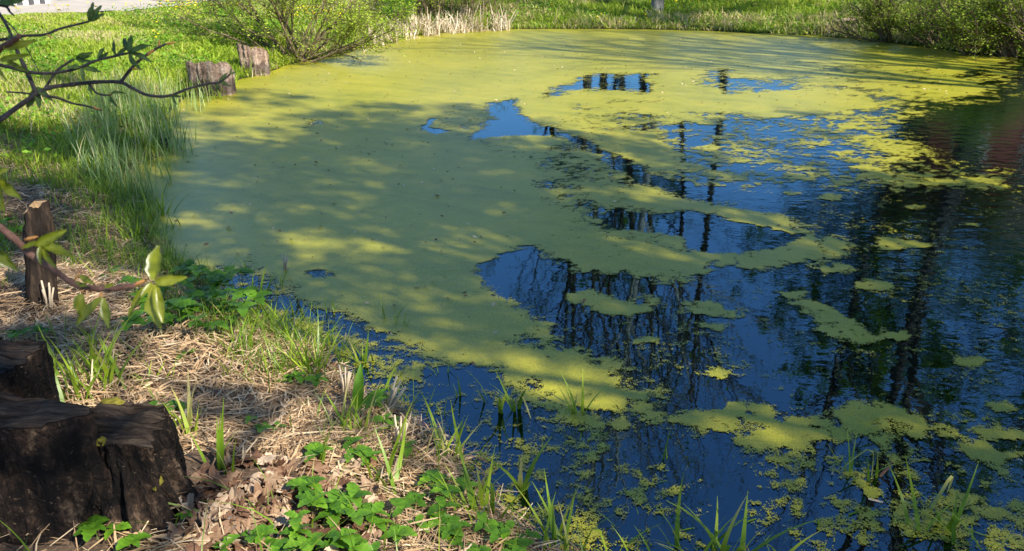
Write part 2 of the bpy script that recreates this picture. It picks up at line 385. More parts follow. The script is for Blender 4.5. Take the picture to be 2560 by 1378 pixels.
# ------------------------------------------------------------------ duckweed
rng = np.random.default_rng(7)
A = {}
A1 = [(380,690),(250,500),(290,300),(520,200),(740,120),(1000,70),(1280,60),(1700,66),(2000,74),(2200,90),(2420,125),(2530,150),(2440,172),(2380,190),(2480,228),(2380,242),(2250,262),(2050,285),(1900,300),(1760,300),(1650,320),(1660,360),(1740,400),(1800,430),(1900,455),(1860,470),(1720,455),(1620,425),(1500,372),(1420,340),(1330,305),(1290,270),(1200,300),(1200,340),(1260,390),(1330,440),(1400,520),(1480,560),(1340,620),(1180,680),(1250,735),(1380,800),(1400,850),(1310,856),(1430,880),(1550,930),(1640,1000),(1630,1022),(1500,1028),(1390,1000),(1250,940),(1080,900),(1000,850),(850,780),(700,740),(560,680),(450,660)]
A2 = [(1190,345),(1300,338),(1400,340),(1450,370),(1530,395),(1560,430),(1640,465),(1700,500),(1850,515),(1950,540),(2060,575),(2110,600),(2080,640),(2030,660),(1915,670),(1820,655),(1780,660),(1720,708),(1640,700),(1595,678),(1507,690),(1438,665),(1364,650),(1330,622),(1400,560),(1330,480),(1250,400)]
ADD = [(A1,1.16,.22),(A2,1.02,.20),
       ([(1650,300),(2100,262),(2330,240),(2480,232),(2330,280),(2240,320),(2330,400),(2560,440),(2560,476),(2250,482),(2000,458),(1850,470),(1700,405),(1650,350)],.56,.5),
       ([(2400,120),(2560,150),(2560,250),(2400,262),(2300,250)],.42,.4),
       ([(1850,470),(2560,470),(2700,1000),(1900,1000),(1400,900),(1400,720),(1720,712),(1920,680),(2100,620)],.15,.2),
       ([(690,760),(860,800),(1100,900),(1400,1010),(1640,1035),(2560,1030),(2700,1400),(1300,1400),(1000,1050),(850,960),(720,830)],.29,.15),
       ([(430,640),(560,690),(700,760),(850,800),(1000,870),(1000,960),(850,930),(720,830),(600,780),(470,730)],.50,.15),
       ([(950,880),(1080,900),(1060,960),(950,950)],.6,.1),
       ([(1250,930),(1500,1030),(1600,1090),(1420,1100),(1260,1010)],.42,.12),
       ([(1430,738),(1480,720),(1540,745),(1592,768),(1570,785),(1500,772),(1440,755)],1.1,.08),
       ([(1948,733),(2010,745),(2090,775),(2150,800),(2190,838),(2260,830),(2285,850),(2150,856),(2050,838),(2010,790)],1.0,.07),
       ([(2085,1030),(2130,1008),(2210,1008),(2300,1042),(2335,1085),(2300,1100),(2200,1112),(2110,1075)],.88,.05),
       ([(1610,1035),(1790,1035),(1830,1010),(1920,1012),(1945,1050),(2090,1055),(2130,1100),(2000,1135),(1900,1135),(1750,1070),(1640,1075)],.74,.06),
       ([(2400,1065),(2470,1055),(2570,1070),(2570,1105),(2500,1100),(2420,1085)],.86,.05),
       ([(2390,1110),(2460,1110),(2530,1132),(2510,1160),(2420,1145)],.80,.05),
       ([(2385,1218),(2460,1225),(2480,1245),(2420,1255),(2395,1240)],.82,.04),
       ([(2140,1200),(2210,1215),(2220,1245),(2160,1250)],.7,.05),
       ([(2460,1260),(2570,1260),(2570,1330),(2480,1310)],.6,.05)]
for cx, cy, ex, ey in [(1745,765,42,14),(1830,790,38,9),(1748,768,60,20),(1821,783,55,12),(1615,743,35,12),(1546,763,80,16),(2180,711,45,12),(2097,675,48,12),(1792,463,45,8),(2082,492,35,9),(1984,483,25,6),(1777,817,30,9),(1600,849,35,8),(1994,739,40,8),(2215,610,42,14),(1570,549,62,18),(1452,677,30,10),(1792,936,42,15),(2430,910,38,10),(2485,1015,42,14),(1240,290,40,11),(2265,610,60,8),(1700,680,60,12),(1560,1068,40,14),(2300,520,30,5),(2420,560,35,5),(2330,455,90,10),(2470,452,70,8),(2200,440,60,8)]:
    n = 14; a = np.linspace(0, 2*np.pi, n, endpoint=False)
    ADD.append(([(cx+ex*math.cos(t), cy+ey*math.sin(t)) for t in a], .9, .06))
SUB = [([(1440,195),(1480,182),(1625,186),(1635,205),(1625,238),(1540,230),(1480,222),(1400,240),(1340,245),(1370,225)],.16,.30),
       ([(1755,178),(1830,172),(1845,195),(1990,203),(2015,222),(1900,234),(1775,232)],.26,.35),
       ([(1205,258),(1285,247),(1300,290),(1390,325),(1440,345),(1520,378),(1620,425),(1720,458),(1830,478),(1900,500),(1950,535),(1850,517),(1700,500),(1640,465),(1580,425),(1530,395),(1460,372),(1400,345),(1300,338),(1260,335),(1190,352),(1180,335),(1240,320),(1260,310),(1215,290)],.12,.16),
       ([(1060,298),(1085,298),(1078,318),(1125,332),(1090,338),(1060,320)],0,.05),
       ([(1490,535),(1560,525),(1640,540),(1720,530),(1800,545),(1930,568),(2020,592),(1960,620),(1800,636),(1715,628),(1690,590),(1560,572),(1510,572)],.05,.08),
       ([(1320,465),(1380,440),(1440,450),(1500,510),(1640,530),(1620,555),(1500,560),(1450,520)],.45,.2),
       ([(1300,385),(1400,360),(1560,420),(1620,470),(1500,470),(1400,430)],.60,.3),([(1080,270),(1200,250),(1240,330),(1160,345),(1080,330)],.72,.4),([(1400,250),(1640,245),(1640,330),(1500,350),(1380,300)],.80,.4),([(2000,150),(2400,170),(2400,235),(2100,240),(1900,200)],.78,.5),
       ([(1500,280),(1650,290),(1680,330),(1600,330),(1520,300)],.62,.3),
       ([(1720,280),(1860,285),(1860,330),(1740,330)],.35,.3),([(1660,330),(1900,310),(2150,300),(2200,420),(1900,440),(1720,390)],.36,.5),([(1560,400),(1900,440),(1960,530),(1700,495)],.45,.3),([(1980,560),(2120,590),(2080,650),(1960,640)],.72,.3),
       ([(1180,660),(1330,620),(1364,655),(1340,700),(1400,760),(1380,790),(1250,730)],.05,.08),
       ([(750,305),(800,300),(825,315),(760,322)],.62,.12),([(762,682),(800,672),(862,680),(850,695),(780,698)],.2,.05),
       ([(500,690),(640,650),(760,720),(700,760),(560,740)],.55,.2),
       ([(2100,240),(2300,235),(2400,250),(2250,270)],.6,.3)]
def wpoly(px): return [tuple(P(u, v)[:2]) for u, v in px]
ADDW = [(wpoly(a), c, w) for a, c, w in ADD]; SUBW = [(wpoly(a), c, w) for a, c, w in SUB]
def cover(x, y):
    """wanted share of the water hidden by fronds"""
    wx = (fbm(x*1.6, y*1.6, 41)-.5)*.35 + (fbm(x*7, y*7, 43)-.5)*.10
    wy = (fbm(x*1.6, y*1.6, 47)-.5)*.35 + (fbm(x*7, y*7, 49)-.5)*.10
    k = np.clip(y/14, .25, 1.4)
    px, py = x+wx*k, y+wy*k
    c = np.full(x.shape, .015)
    for poly, val, w in ADDW:
        q = np.array(poly); pad = .8
        m = (px > q[:,0].min()-pad) & (px < q[:,0].max()+pad) & (py > q[:,1].min()-pad) & (py < q[:,1].max()+pad)
        if m.any():
            s = sdf(poly, px[m], py[m]); c[m] = np.maximum(c[m], val*sstep(-w, w, s))
    for poly, val, w in SUBW:
        q = np.array(poly); pad = .8
        m = (px > q[:,0].min()-pad) & (px < q[:,0].max()+pad) & (py > q[:,1].min()-pad) & (py < q[:,1].max()+pad)
        if m.any():
            s = sstep(-w, w, sdf(poly, px[m], py[m])); c[m] = c[m]*(1-s) + np.minimum(c[m], val)*s
    return c
def duckweed_zone(x0, x1, y0, y1, st):
    ax = np.arange(x0, x1+st/2, st); ay = np.arange(y0, y1+st/2, st)
    x, y = np.meshgrid(ax, ay)
    c = cover(x.ravel(), y.ravel()).reshape(x.shape)
    f = fbm(x*3.2, y*3.2, 61, 4)*.45 + fbm(x*15, y*15, 67, 3)*.55
    lo, hi = np.quantile(f, .01), np.quantile(f, .99)
    r = np.clip((f-lo)/(hi-lo), 0, 1)
    r = np.searchsorted(np.sort(r.ravel())[::50], r)/ (r.size/50)      # even spread: cover c hides share c
    cv = np.clip(c + (.5-r)*.85*np.clip(c*(1.32-c)*3.0, 0, 1)*(.55+.45*sstep(-1.5, .5, x-.12*y)), 0, 1.3)
    cv[land(x, y) > .12] = 0
    z = .004 + .002*vnoise(x*30, y*30, 3)
    F = grid_faces(len(ax), len(ay)); keep = cv.ravel()[F].max(1) > .06
    F = F[keep]; used = np.unique(F); re = np.full(x.size, -1); re[used] = np.arange(len(used))
    V = np.stack([x, y, z], -1).reshape(-1, 3)[used]
    return V, re[F], cv.ravel()[used]
VV, FF, CC, n0 = [], [], [], 0
for zone in [(-3.2,6.0,1.6,7.0,.026),(-5.6,9.0,7.0,12.0,.05),(-10.0,14.5,12.0,27.0,.09)]:
    v, f, c = duckweed_zone(*zone); VV.append(v); FF.append(f+n0); CC.append(c); n0 += len(v)
dw = link('duckweed', np_mesh('duckweed', np.concatenate(VV), np.concatenate(FF), M['duckweed'], True, None, {'cover': np.concatenate(CC)}))
kind(dw, 'stuff', 'yellow green duckweed floating on the pond in mats and scattered flecks')

# ------------------------------------------------------------------ blades of grass
def blades(base, h, w, az, lean, curl, tint, seg=3, tipw=.12):
    """strip blades; base (N,3), others (N,)"""
    N = len(base); S = seg
    t = np.linspace(0, 1, S+1)
    d = np.stack([np.cos(az), np.sin(az)], -1)                 # lean direction
    off = lean[:, None]*t + curl[:, None]*t**2                  # horizontal run over height
    hz = t[None, :]*np.ones((N, 1)) - .35*np.clip(curl, 0, 2)[:, None]*t**2.2
    cx = base[:, None, 0]+d[:, None, 0]*off*h[:, None]; cy = base[:, None, 1]+d[:, None, 1]*off*h[:, None]
    cz = base[:, None, 2]+hz*h[:, None]
    C = np.stack([cx, cy, cz], -1)
    wa = az + np.pi/2 + (np.random.default_rng(N).random(N)-.5)*1.6
    wd = np.stack([np.cos(wa), np.sin(wa), np.zeros(N)], -1)
    prof = np.where(t < .3, .7+t, 1.0-(t-.3)/.7*(1-tipw)); prof = prof/ prof.max()
    hw = .5*w[:, None]*prof[None, :]
    V = np.stack([C-wd[:, None, :]*hw[..., None], C+wd[:, None, :]*hw[..., None]], 2).reshape(N, -1, 3)
    i = np.arange(S)*2
    q = np.stack([i, i+1, i+3, i+2], -1)[None]+ (np.arange(N)*(2*(S+1)))[:, None, None]
    return V.reshape(-1, 3), q.reshape(-1, 4), np.repeat(tint, 2*(S+1))
def leaf_cloud(pos, size, r, tint, droop=.4):
    n = len(pos)
    a = r.uniform(0, 6.28, n); el = r.uniform(-droop, .9, n)
    d = np.stack([np.cos(a)*np.cos(el), np.sin(a)*np.cos(el), np.sin(el)], -1)
    s = np.cross(d, np.array([0, 0, 1.0])); s /= np.linalg.norm(s, axis=1, keepdims=True)+1e-6
    roll = r.uniform(-.9, .9, n)[:, None]; up = np.cross(s, d); s = s*np.cos(roll)+up*np.sin(roll)
    L = size[:, None]
    V = np.stack([pos, pos+d*L*.5+s*L*.26, pos+d*L, pos+d*L*.5-s*L*.26], 1).reshape(-1, 3)
    F = (np.arange(n)*4)[:, None]+np.arange(4)[None, :]
    return V, F, np.repeat(tint, 4)
def scatter(n, x0, x1, y0, y1, keep, seed):
    r = np.random.default_rng(seed); x = r.uniform(x0, x1, n); y = r.uniform(y0, y1, n)
    p = keep(x, y); k = r.random(n) < p
    x, y = x[k], y[k]; return np.stack([x, y, gz(x, y)], -1), r
def in_view(x, y, pad=1.12):
    return (np.abs(x) < (1280*pad/1985)*(y+.7)+.5)
ROAD = [(-16.5,19.8),(-12.6,19.5),(-10.6,19.5),(-9.3,20.4),(-8.5,22.2),(-8.2,25.2),(-8.4,27.5),(-14,27.5),(-16.5,24.3)]
def off_road(x, y): return sdf(ROAD, x, y) < -.05

# left meadow
def k_meadow(x, y):
    d = land(x, y)
    return (in_view(x, y) & (d > .05) & off_road(x, y))*lawn_w(x, y)*(x < -1.5)*np.maximum(sstep(9.5, 12.5, y), .12+.88*sstep(.44, .60, fbm(x*1.9, y*1.9, 88)))
b, r = scatter(250000, -14.5, -1.5, 5.0, 24.0, k_meadow, 1)
n = len(b); cl = fbm(b[:,0]*1.3, b[:,1]*1.3, 71); d = land(b[:,0], b[:,1]); dist = b[:,1]
h = (.08+.11*cl)*(.6+.8*r.random(n))*np.where(d < .8, 1.25, 1)*(1-.6*sstep(12, 18, dist))
dry = fbm(b[:,0]*.8, b[:,1]*.8, 73)
t = np.clip(.30+.55*cl+.22*(r.random(n)-.5)+np.where(r.random(n) < sstep(.45,.75,dry)*.55+.05, .4, 0)+.10*sstep(12,18,dist), 0, 1)
V1, F1, T1 = blades(b, h, .006+.0009*dist*(.6+.6*r.random(n)), r.uniform(0, 6.28, n), r.uniform(0, .5, n), r.uniform(0, .75, n), t, 3)
g = link('meadow_grass', np_mesh('meadow_grass', V1, F1, M['grass'], True, T1)); kind(g, 'stuff', 'lush spring grass on the sunny bank')

# far slope
def k_far(x, y):
    d = land(x, y); return in_view(x, y)*(d > .02)*(d < 9.5)*(x > -6)*(.9-.05*d)
b, r = scatter(150000, -6, 17, 15.5, 36.0, k_far, 2)
n = len(b); cl = fbm(b[:,0]*1.1, b[:,1]*1.1, 75); d = land(b[:,0], b[:,1])
cl2 = fbm(b[:,0]*3.1, b[:,1]*3.1, 76, 3); h = (.05+.16*cl+.16*sstep(.4,.75,cl2))*(.6+.8*r.random(n))*np.where(d < .6, 1.0, .85)
edge = (1-sstep(.1, .9, d))*.55*sstep(.35, .6, fbm(b[:,0]*1.5, b[:,1]*1.5, 79))
dry = fbm(b[:,0]*.7, b[:,1]*.7, 77)
t = np.clip(.05+.55*cl+.45*cl2+.25*(r.random(n)-.5)+np.where(r.random(n) < np.maximum(edge, sstep(.48,.70,dry)*.7), .42, 0), 0, 1)
V1, F1, T1 = blades(b, h, .016+.014*r.random(n), r.uniform(0, 6.28, n), r.uniform(0, .9, n), r.uniform(0, 1.1, n), t, 2)
g = link('slope_grass', np_mesh('slope_grass', V1, F1, M['grass'], True, T1)); kind(g, 'stuff', 'green and straw coloured grass on the slope across the pond')

def k_fweed(x, y): return k_far(x, y)*sstep(.46, .60, fbm(x*.9, y*.9, 87))
b, r = scatter(60000, -6, 16, 18, 33, k_fweed, 14)
n = len(b); b[:, 2] += r.uniform(.02, .20, n)
V1, F1, T1 = leaf_cloud(b, r.uniform(.04, .11, n), r, np.clip(r.normal(.5, .25, n), 0, 1))
g = link('slope_weeds', np_mesh('slope_weeds', V1, F1, M['weed'], False, T1)); kind(g, 'stuff', 'broad leaved weeds on the slope across the pond')

# thin grass on the near bank
def k_bank(x, y):
    d = land(x, y); c = sstep(.48, .66, fbm(x*1.7, y*1.7, 81))
    left = sstep(-1.0, -2.2, x)*sstep(3.0, 5.0, y)
    shore = (1-sstep(.25, .8, d))*sstep(.30, .55, fbm(x*2.3, y*2.3, 83)); return in_view(x, y)*(d > -.10)*np.clip(.10*c+left*.9*c+.95*shore*sstep(2.9, 3.8, y), 0, 1)
b, r = scatter(95000, -6.0, 1.2, 1.8, 9.5, k_bank, 3)
n = len(b)
V1, F1, T1 = blades(b, r.uniform(.06, .24, n), r.uniform(.003, .0075, n), r.uniform(0, 6.28, n), r.uniform(0, .5, n), r.uniform(0, .9, n), np.clip(r.normal(.38, .2, n), 0, 1), 4)
g = link('bank_grass', np_mesh('bank_grass', V1, F1, M['sedge'], True, T1)); kind(g, 'stuff', 'thin dark grass growing through the straw of the bank')

# low broad leaved weeds in the meadow: four-vertex leaves
def k_weed(x, y): 
    return k_meadow(x, y)*sstep(.50, .62, fbm(x*.75, y*.75, 85))
b, r = scatter(90000, -13, -3, 6.5, 22, k_weed, 4)
n = len(b); b[:, 2] += r.uniform(.02, .20, n)
V1, F1, T1 = leaf_cloud(b, r.uniform(.03, .08, n), r, np.clip(r.normal(.5, .22, n), 0, 1))
g = link('meadow_weeds', np_mesh('meadow_weeds', V1, F1, M['weed'], False, T1)); kind(g, 'stuff', 'low broad leaved weeds among the meadow grass')

# greenish-blue young reeds in the shallow corner on the left
REED = wpoly([(250,300),(330,262),(430,262),(520,252),(480,285),(430,310),(470,350),(455,400),(420,430),(390,500),(330,520),(230,480),(200,400)])
def k_reed(x, y): return (sdf(REED, x, y) > -.1)*sstep(.30, .6, fbm(x*2.0, y*2.0, 91))*(land(x, y) < .9)
b, r = scatter(9000, -6.5, -2.0, 6.0, 15.0, k_reed, 5)
b[:, 2] = np.maximum(b[:, 2], -.06); n = len(b)
V1, F1, T1 = blades(b, r.uniform(.22, .55, n), r.uniform(.008, .016, n), r.uniform(0, 6.28, n), r.uniform(0, .22, n), r.uniform(0, .35, n), np.clip(r.normal(.62, .24, n), 0, 1), 4)
g = link('young_reeds', np_mesh('young_reeds', V1, F1, M['reed'], True, T1)); kind(g, 'stuff', 'bluish green young reeds standing in the shallow corner by the cut stumps')

# dry broken reed stalks at the far corner
DRY = wpoly([(905,132),(930,100),(1010,84),(1130,70),(1265,66),(1275,78),(1150,84),(1040,98),(960,116)])
r = np.random.default_rng(6)
x = r.uniform(-6, 2, 60000); y = r.uniform(17, 27, 60000); kk = (sdf(DRY, x, y) > 0) & (vnoise(x*3, y*3, 95) > .35)
x, y = x[kk][:1300], y[kk][:1300]; n = len(x)
b = np.stack([x, y, np.maximum(gz(x, y), -.05)], -1)
V1, F1, T1 = blades(b, np.where(r.random(n) < .05, r.uniform(.4, .7, n), r.uniform(.08, .40, n)), r.uniform(.014, .032, n), r.uniform(0, 6.28, n), np.abs(r.normal(0, .38, n)), r.uniform(0, .9, n)*(r.random(n) < .5), np.clip(r.normal(.6, .25, n), 0, 1), 2, .6)
g = link('dry_reeds', np_mesh('dry_reeds', V1, F1, M['dryreed'], True, T1)); kind(g, 'stuff', 'bleached broken reed stalks at the far water edge')

# straw litter on the near bank
def strips(b, L, w, az, el, tint, r):
    n = len(b); d = np.stack([np.cos(az)*np.cos(el), np.sin(az)*np.cos(el), np.sin(el)], -1)
    s = np.stack([-np.sin(az), np.cos(az), r.uniform(-.6, .6, n)], -1)
    bend = r.uniform(-.25, .25, n)[:, None]*L[:, None]
    side = np.stack([-np.sin(az), np.cos(az), np.zeros(n)], -1)
    V = []
    for t_, ww in ((-.5, .5), (0, 1), (.5, .4)):
        c = b + d*(t_*L)[:, None] + side*bend*(.25-t_*t_); c[:, 2] += .02*(.25-t_*t_)
        V += [c-s*(w*ww*.5)[:, None], c+s*(w*ww*.5)[:, None]]
    V = np.stack(V, 1).reshape(-1, 3); i = (np.arange(n)*6)[:, None, None]
    return V, (i+np.array([[0,1,3,2],[2,3,5,4]])[None]).reshape(-1, 4), np.repeat(tint, 6)
def k_straw(x, y):
    d = land(x, y); return in_view(x, y)*(d > -.05)*np.clip(.25+.75*sstep(.35, .6, fbm(x*1.5, y*1.5, 97)), 0, 1)*np.clip(1-lawn_w(x, y)*.75*sstep(8, 12, y), 0, 1)
b, r = scatter(150000, -7.5, 1.2, 1.8, 11.5, k_straw, 8)
n = len(b); b[:, 2] += r.uniform(.0, .05, n)
V1, F1, T1 = strips(b, r.uniform(.03, .16, n), r.uniform(.002, .0065, n), r.uniform(0, 6.28, n), r.normal(0, .22, n), np.clip(r.normal(.55, .26, n), 0, 1), r)
g = link('straw_litter', np_mesh('straw_litter', V1, F1, M['straw'], False, T1)); kind(g, 'stuff', 'dry straw and broken stalks lying on the bank')

BED = [tuple(P(u, v, .28)[:2]) for u, v in [(400,1230),(560,1180),(700,1165),(830,1150),(930,1190),(980,1290),(930,1400),(400,1400)]]
def k_straw2(x, y): return (1-.88*sstep(-.06, .06, sdf(BED, x, y)))*in_view(x, y)*(land(x, y) > .03)*np.clip(sstep(.30, .55, fbm(x*1.8, y*1.8, 99)), 0, 1)*(y < 5.2)
b, r = scatter(24000, -3.4, .6, 1.9, 5.2, k_straw2, 18)
n = len(b); b[:, 2] += r.uniform(.005, .045, n); dirn = 6.28*fbm(b[:,0]*2.2, b[:,1]*2.2, 101)*1.5
V1, F1, T1 = strips(b, r.uniform(.05, .22, n), r.uniform(.003, .010, n), dirn+r.normal(0, .6, n), r.normal(0, .16, n), np.clip(r.normal(.66, .24, n), 0, 1), r)
g = link('matted_straw', np_mesh('matted_straw', V1, F1, M['straw'], False, T1)); kind(g, 'stuff', 'matted tan straw on the bank beside the big stump')

# specks afloat on the mat
r = np.random.default_rng(12)
x = r.uniform(-6, 9, 3200); y = r.uniform(4, 22, 3200); kk = (cover(x, y) > .6) & (land(x, y) < -.1); x, y = x[kk], y[kk]; n = len(x)
V1, F1, T1 = leaf_cloud(np.stack([x, y, np.full(n, .009)], -1), r.uniform(.012, .055, n), r, r.choice([0, .1, .2, .3, .9, 1.0], n))
V1[:, 2] = np.clip(V1[:, 2], .007, .022)
g = link('floating_debris', np_mesh('floating_debris', V1, F1, M['straw'], False, T1)); kind(g, 'stuff', 'tiny bits of leaf and bark floating on the duckweed')

# ------------------------------------------------------------------ trees
def grow(r, p, d, L, rad, lvl, maxl, paths, tips, spread, trop, nkid, wob=.16):
    n = 7 if lvl == 0 else 5
    pts = [p]; dirs = []
    for k in range(n-1):
        d = d + r.normal(0, wob if lvl else wob*.35, 3) + np.array([0, 0, trop*(.2 if lvl else .05)]); d = d/np.linalg.norm(d)
        p = p + d*L/(n-1); pts.append(p); dirs.append(d)
    rr = rad*np.linspace(1, .35 if lvl < maxl else .25, n)
    paths.append((np.array(pts), rr, lvl))
    if lvl >= maxl:
        for k in range(1, n): tips.append((pts[k], dirs[k-1]))
        return
    t0 = nkid[lvl][1]
    for k in range(nkid[lvl][0]):
        f = t0+(1-t0)*(k+r.random())/nkid[lvl][0]; i = min(int(f*(n-1)), n-2); fr = f*(n-1)-i
        q = pts[i]*(1-fr)+pts[i+1]*fr; dd = dirs[i]
        rv = r.normal(0, 1, 3); rv -= dd*rv.dot(dd); rv /= np.linalg.norm(rv)
        a = spread*(.7+.6*r.random())
        nd_ = dd*math.cos(a)+rv*math.sin(a)
        grow(r, q, nd_, L*(.50 if lvl == 0 else .55)*(1.15-.55*f)*(.8+.4*r.random()), max(rr[i]*.55, .004), lvl+1, maxl, paths, tips, spread, trop, nkid, wob)

def tree_meshes(seed, height, rad, nleaf, leaf, matb, t0=.35, spread=.8, kids=(15,7,6), nlvl=3, flare=1.35, clump=0):
    r = np.random.default_rng(seed); paths, tips = [], []
    grow(r, np.array([0, 0, -.2]), np.array([r.normal(0,.04), r.normal(0,.04), 1.0]), height, rad, 0, nlvl, paths, tips, spread, .35,
         [(kids[0], t0), (kids[1], .25), (kids[2], .15)])
    mb = MB()
    for pts, rr, lvl in paths:
        if lvl == 0: rr = rr.copy(); rr[0] *= flare
        mb.tube(pts, np.maximum(rr, .0045), (9, 5, 4, 3)[min(lvl, 3)], cap=False)
    trunk = mb.mesh('trunk', matb)
    T = np.array([t[0] for t in tips])
    if clump:
        sel = []
        for q in T[r.permutation(len(T))]:
            if not sel or min(((q-w)**2).sum() for w in sel) > .72**2: sel.append(q)
            if len(sel) >= clump: break
        T = np.array(sel)
    i = r.integers(0, len(T), nleaf)
    pos = T[i]+r.normal(0, .20 if clump else .10, (nleaf, 3))*(r.uniform(.6, 1.2, len(T))[i][:, None] if clump else 1)
    V, F, t = leaf_cloud(pos, leaf*r.uniform(.6, 1.3, nleaf), r, np.clip(r.normal(.5, .25, nleaf), 0, 1), .8)
    return trunk, np_mesh('crown', V, F, M['treeleaf'], False, t)
def tree(meshes, x, y, label, rz=0, s=1.0, tilt=(0, 0), group=None, name='tree', sz=None):
    o = empty(name, label, 'tree', (x, y, float(gz(x, y))), rz, group, s)
    if sz: o.scale = (s, s, sz)
    o.rotation_euler = (tilt[0], tilt[1], rz)
    link('trunk', meshes[0], o); link('crown', meshes[1], o); return o
TV = [tree_meshes(101, 15, .17, 1500, .10, M['bark'], .42, .75, (11,5,4)),
      tree_meshes(102, 16, .20, 900, .10, M['bark'], .48, .60, (10,5,4)),
      tree_meshes(103, 13, .15, 4000, .11, M['bark'], .25, .8, (14,6,4)),
      tree_meshes(104, 15, .16, 350, .10, M['bark'], .52, .55, (9,5,3))]
GREEN = tree_meshes(105, 15, .17, 16000, .24, M['bark'], .15, .75, (20,7,4), clump=260)
PALE = tree_meshes(106, 16, .15, 2500, .11, M['palebark'], .35, .7)
SHADE = [tree_meshes(107, 14.5, .20, 21000, .16, M['bark'], .34, .9, (14,5,3), clump=190),
         tree_meshes(108, 15.5, .19, 16000, .16, M['bark'], .38, .85, (13,5,3), clump=150)]
def at_slope(s, y): return s*y, y
# the trunk seen on the far slope
b = G(1641, 36)
tree(PALE, b[0], b[1], 'pale barked tree on the far grassy slope, its bare trunk foot just in sight', .6, 1.0, name='pale_barked_tree')
FAR = [(.088,30,3,'thin bare tree on the far bank'),(.120,31,2,'dark leafy tree on the far bank'),(.105,37,3,'slender trunk between the far trees'),(.15,39,3,'slender pale crowned tree among the far trees'),(.195,36,3,'slender tree right of the pale barked tree'),(.243,30,3,'tall forked tree above the slope'),
       (.472,27.5,3,'slim bare tree above the right shrubs'),(.557,25,1,'tall leaning tree on the right bank'),(.668,24.5,1,'tall tree at the pond corner'),
       (-.12,36,2,'leafy tree beyond the reeds'),(-.30,40,0,'tree beyond the meadow'),(.03,42,2,'leafy tree far beyond the pond')]
for i, (s, y, k, lab) in enumerate(FAR):
    x, y = at_slope(s, y)
    tree(TV[k], x, y, lab, i*1.3, .92+.06*(i % 4), ((i % 3-1)*.03, (i % 2)*.03), 'bare spring trees across the pond')
for i, (s, y, k) in enumerate([(.455,30,.80),(.505,32,.84),(.12,42,.66)]):
    x, y = at_slope(s, y); tree(GREEN, x, y, 'dense green tree behind the far bank' if i > 1 else 'dark leafy tree above the shrubs of the far bank', i*2.1, k, group='dark green trees across the pond', name='leafy_tree')
for i in range(20):
    a = -.95+i*.11; y = 70+(i*37 % 23)
    tree(TV[i % 4] if i % 3 else GREEN, a*y, y, 'distant tree in the row beyond the pond', i*.9, (.45+.04*(i % 5)), group='distant row of trees beyond the pond')
# trunk in view behind the right shrubs and trees of the right bank: their shadows streak the mat
b = G(2484, 96); tree(TV[1], b[0], b[1], 'grey trunked tree rising behind the willow shrubs on the far shore', 2.0, .95, name='grey_trunked_tree')
for i, (x, y, k, s) in enumerate([(15.6,10.2,0,1.0),(15.4,8.2,3,1.05),(17.2,9.4,1,1.0),(16.2,6.0,3,1.0),(18.8,7.6,0,1.0),(16.5,16.2,2,1.15)]):
    tree(TV[k], x, y, 'tree on the side bank throwing long shadows over the pond', i*1.7, s, group='trees along the side bank')
for i, (x, y, k, s, rz) in enumerate([(8.2,-.8,0,.78,.4),(8.8,-1.9,1,.72,2.7),(9.6,-3.6,1,.80,1.9),(4.9,-6.2,1,.85,3.1),(11.6,-1.2,0,.70,4.4),(3.2,-7.0,0,.95,5.2)]):
    tree(SHADE[k], x, y, 'spreading tree on the near bank dappling the pond with shade', rz, s, group='shade trees on the near bank', name='shade_tree')

tree(SHADE[1], 14.2, 18.9, 'leafy tree past the pond corner shading the far slope', 1.1, .85, name='leafy_tree')

# ------------------------------------------------------------------ shrubs
def shrub(name, label, base, seed, dirs, nleaf, leaf, matl, stemr=.035, L=2.2, bushy=(7, 5), sides=5, wob=.22, leaft=(.55,.22), foot=(.10,.06)):
    r = np.random.default_rng(seed)
    root = empty(name, label, 'shrub', tuple(base)); tips_all = []
    for k, (az, el, ll) in enumerate(dirs):
        paths, tips = [], []
        p0 = np.array([r.uniform(-1.7, 1.7)*foot[0], r.uniform(-1.7, 1.7)*foot[1], -.12]); d0 = np.array([math.cos(az)*math.cos(el), math.sin(az)*math.cos(el), math.sin(el)])
        grow(r, p0, d0, L*ll, stemr*(.6+.5*r.random()), 0, 2, paths, tips, .62, .45, [(bushy[0], .22), (bushy[1], .2)], wob)
        mb = MB()
        for pts, rr, lvl in paths:
            mb.tube(pts, np.maximum(rr, .0045), (sides+1, 4, 3)[lvl], cap=False)
        link('stem', mb.mesh('stem', M['stem']), root); tips_all += tips
    T = np.array([t[0] for t in tips_all]); i = r.integers(0, len(T), nleaf)
    pos = T[i]+r.normal(0, .05, (nleaf, 3)); ok = pos[:, 2] > .03; pos = pos[ok]; m = len(pos)
    V, F, t = leaf_cloud(pos, leaf*r.uniform(.6, 1.35, m), r, np.clip(r.normal(leaft[0], leaft[1], m), 0, 1), .5)
    link('foliage', np_mesh('foliage', V, F, matl, False, t), root)
    return root
r0 = np.random.default_rng(33)
b = P(742, 152, .02)
dirs = [(r0.uniform(0, 6.28), r0.uniform(.75, 1.45), r0.uniform(.8, 1.25)) for _ in range(9)]
dirs += [(.05,.30,1.0),(-.25,.22,.9),(.35,.55,1.1),(2.9,.55,1.15),(3.2,.85,1.1),(2.5,.75,1.0),(.15,.75,1.1),(-.1,1.0,1.15),(3.6,.35,.85),(-.5,.4,.7)]
shrub('willow_shrub', 'wide willow shrub with many arching stems leaning over the duckweed beside two cut stumps', b, 5, dirs, 19000, .050, M['willow'], .030, 2.4)
b = G(1150, 60)
dirs = [(r0.uniform(0, 6.28), r0.uniform(.9, 1.5), r0.uniform(.8, 1.2)) for _ in range(44)]
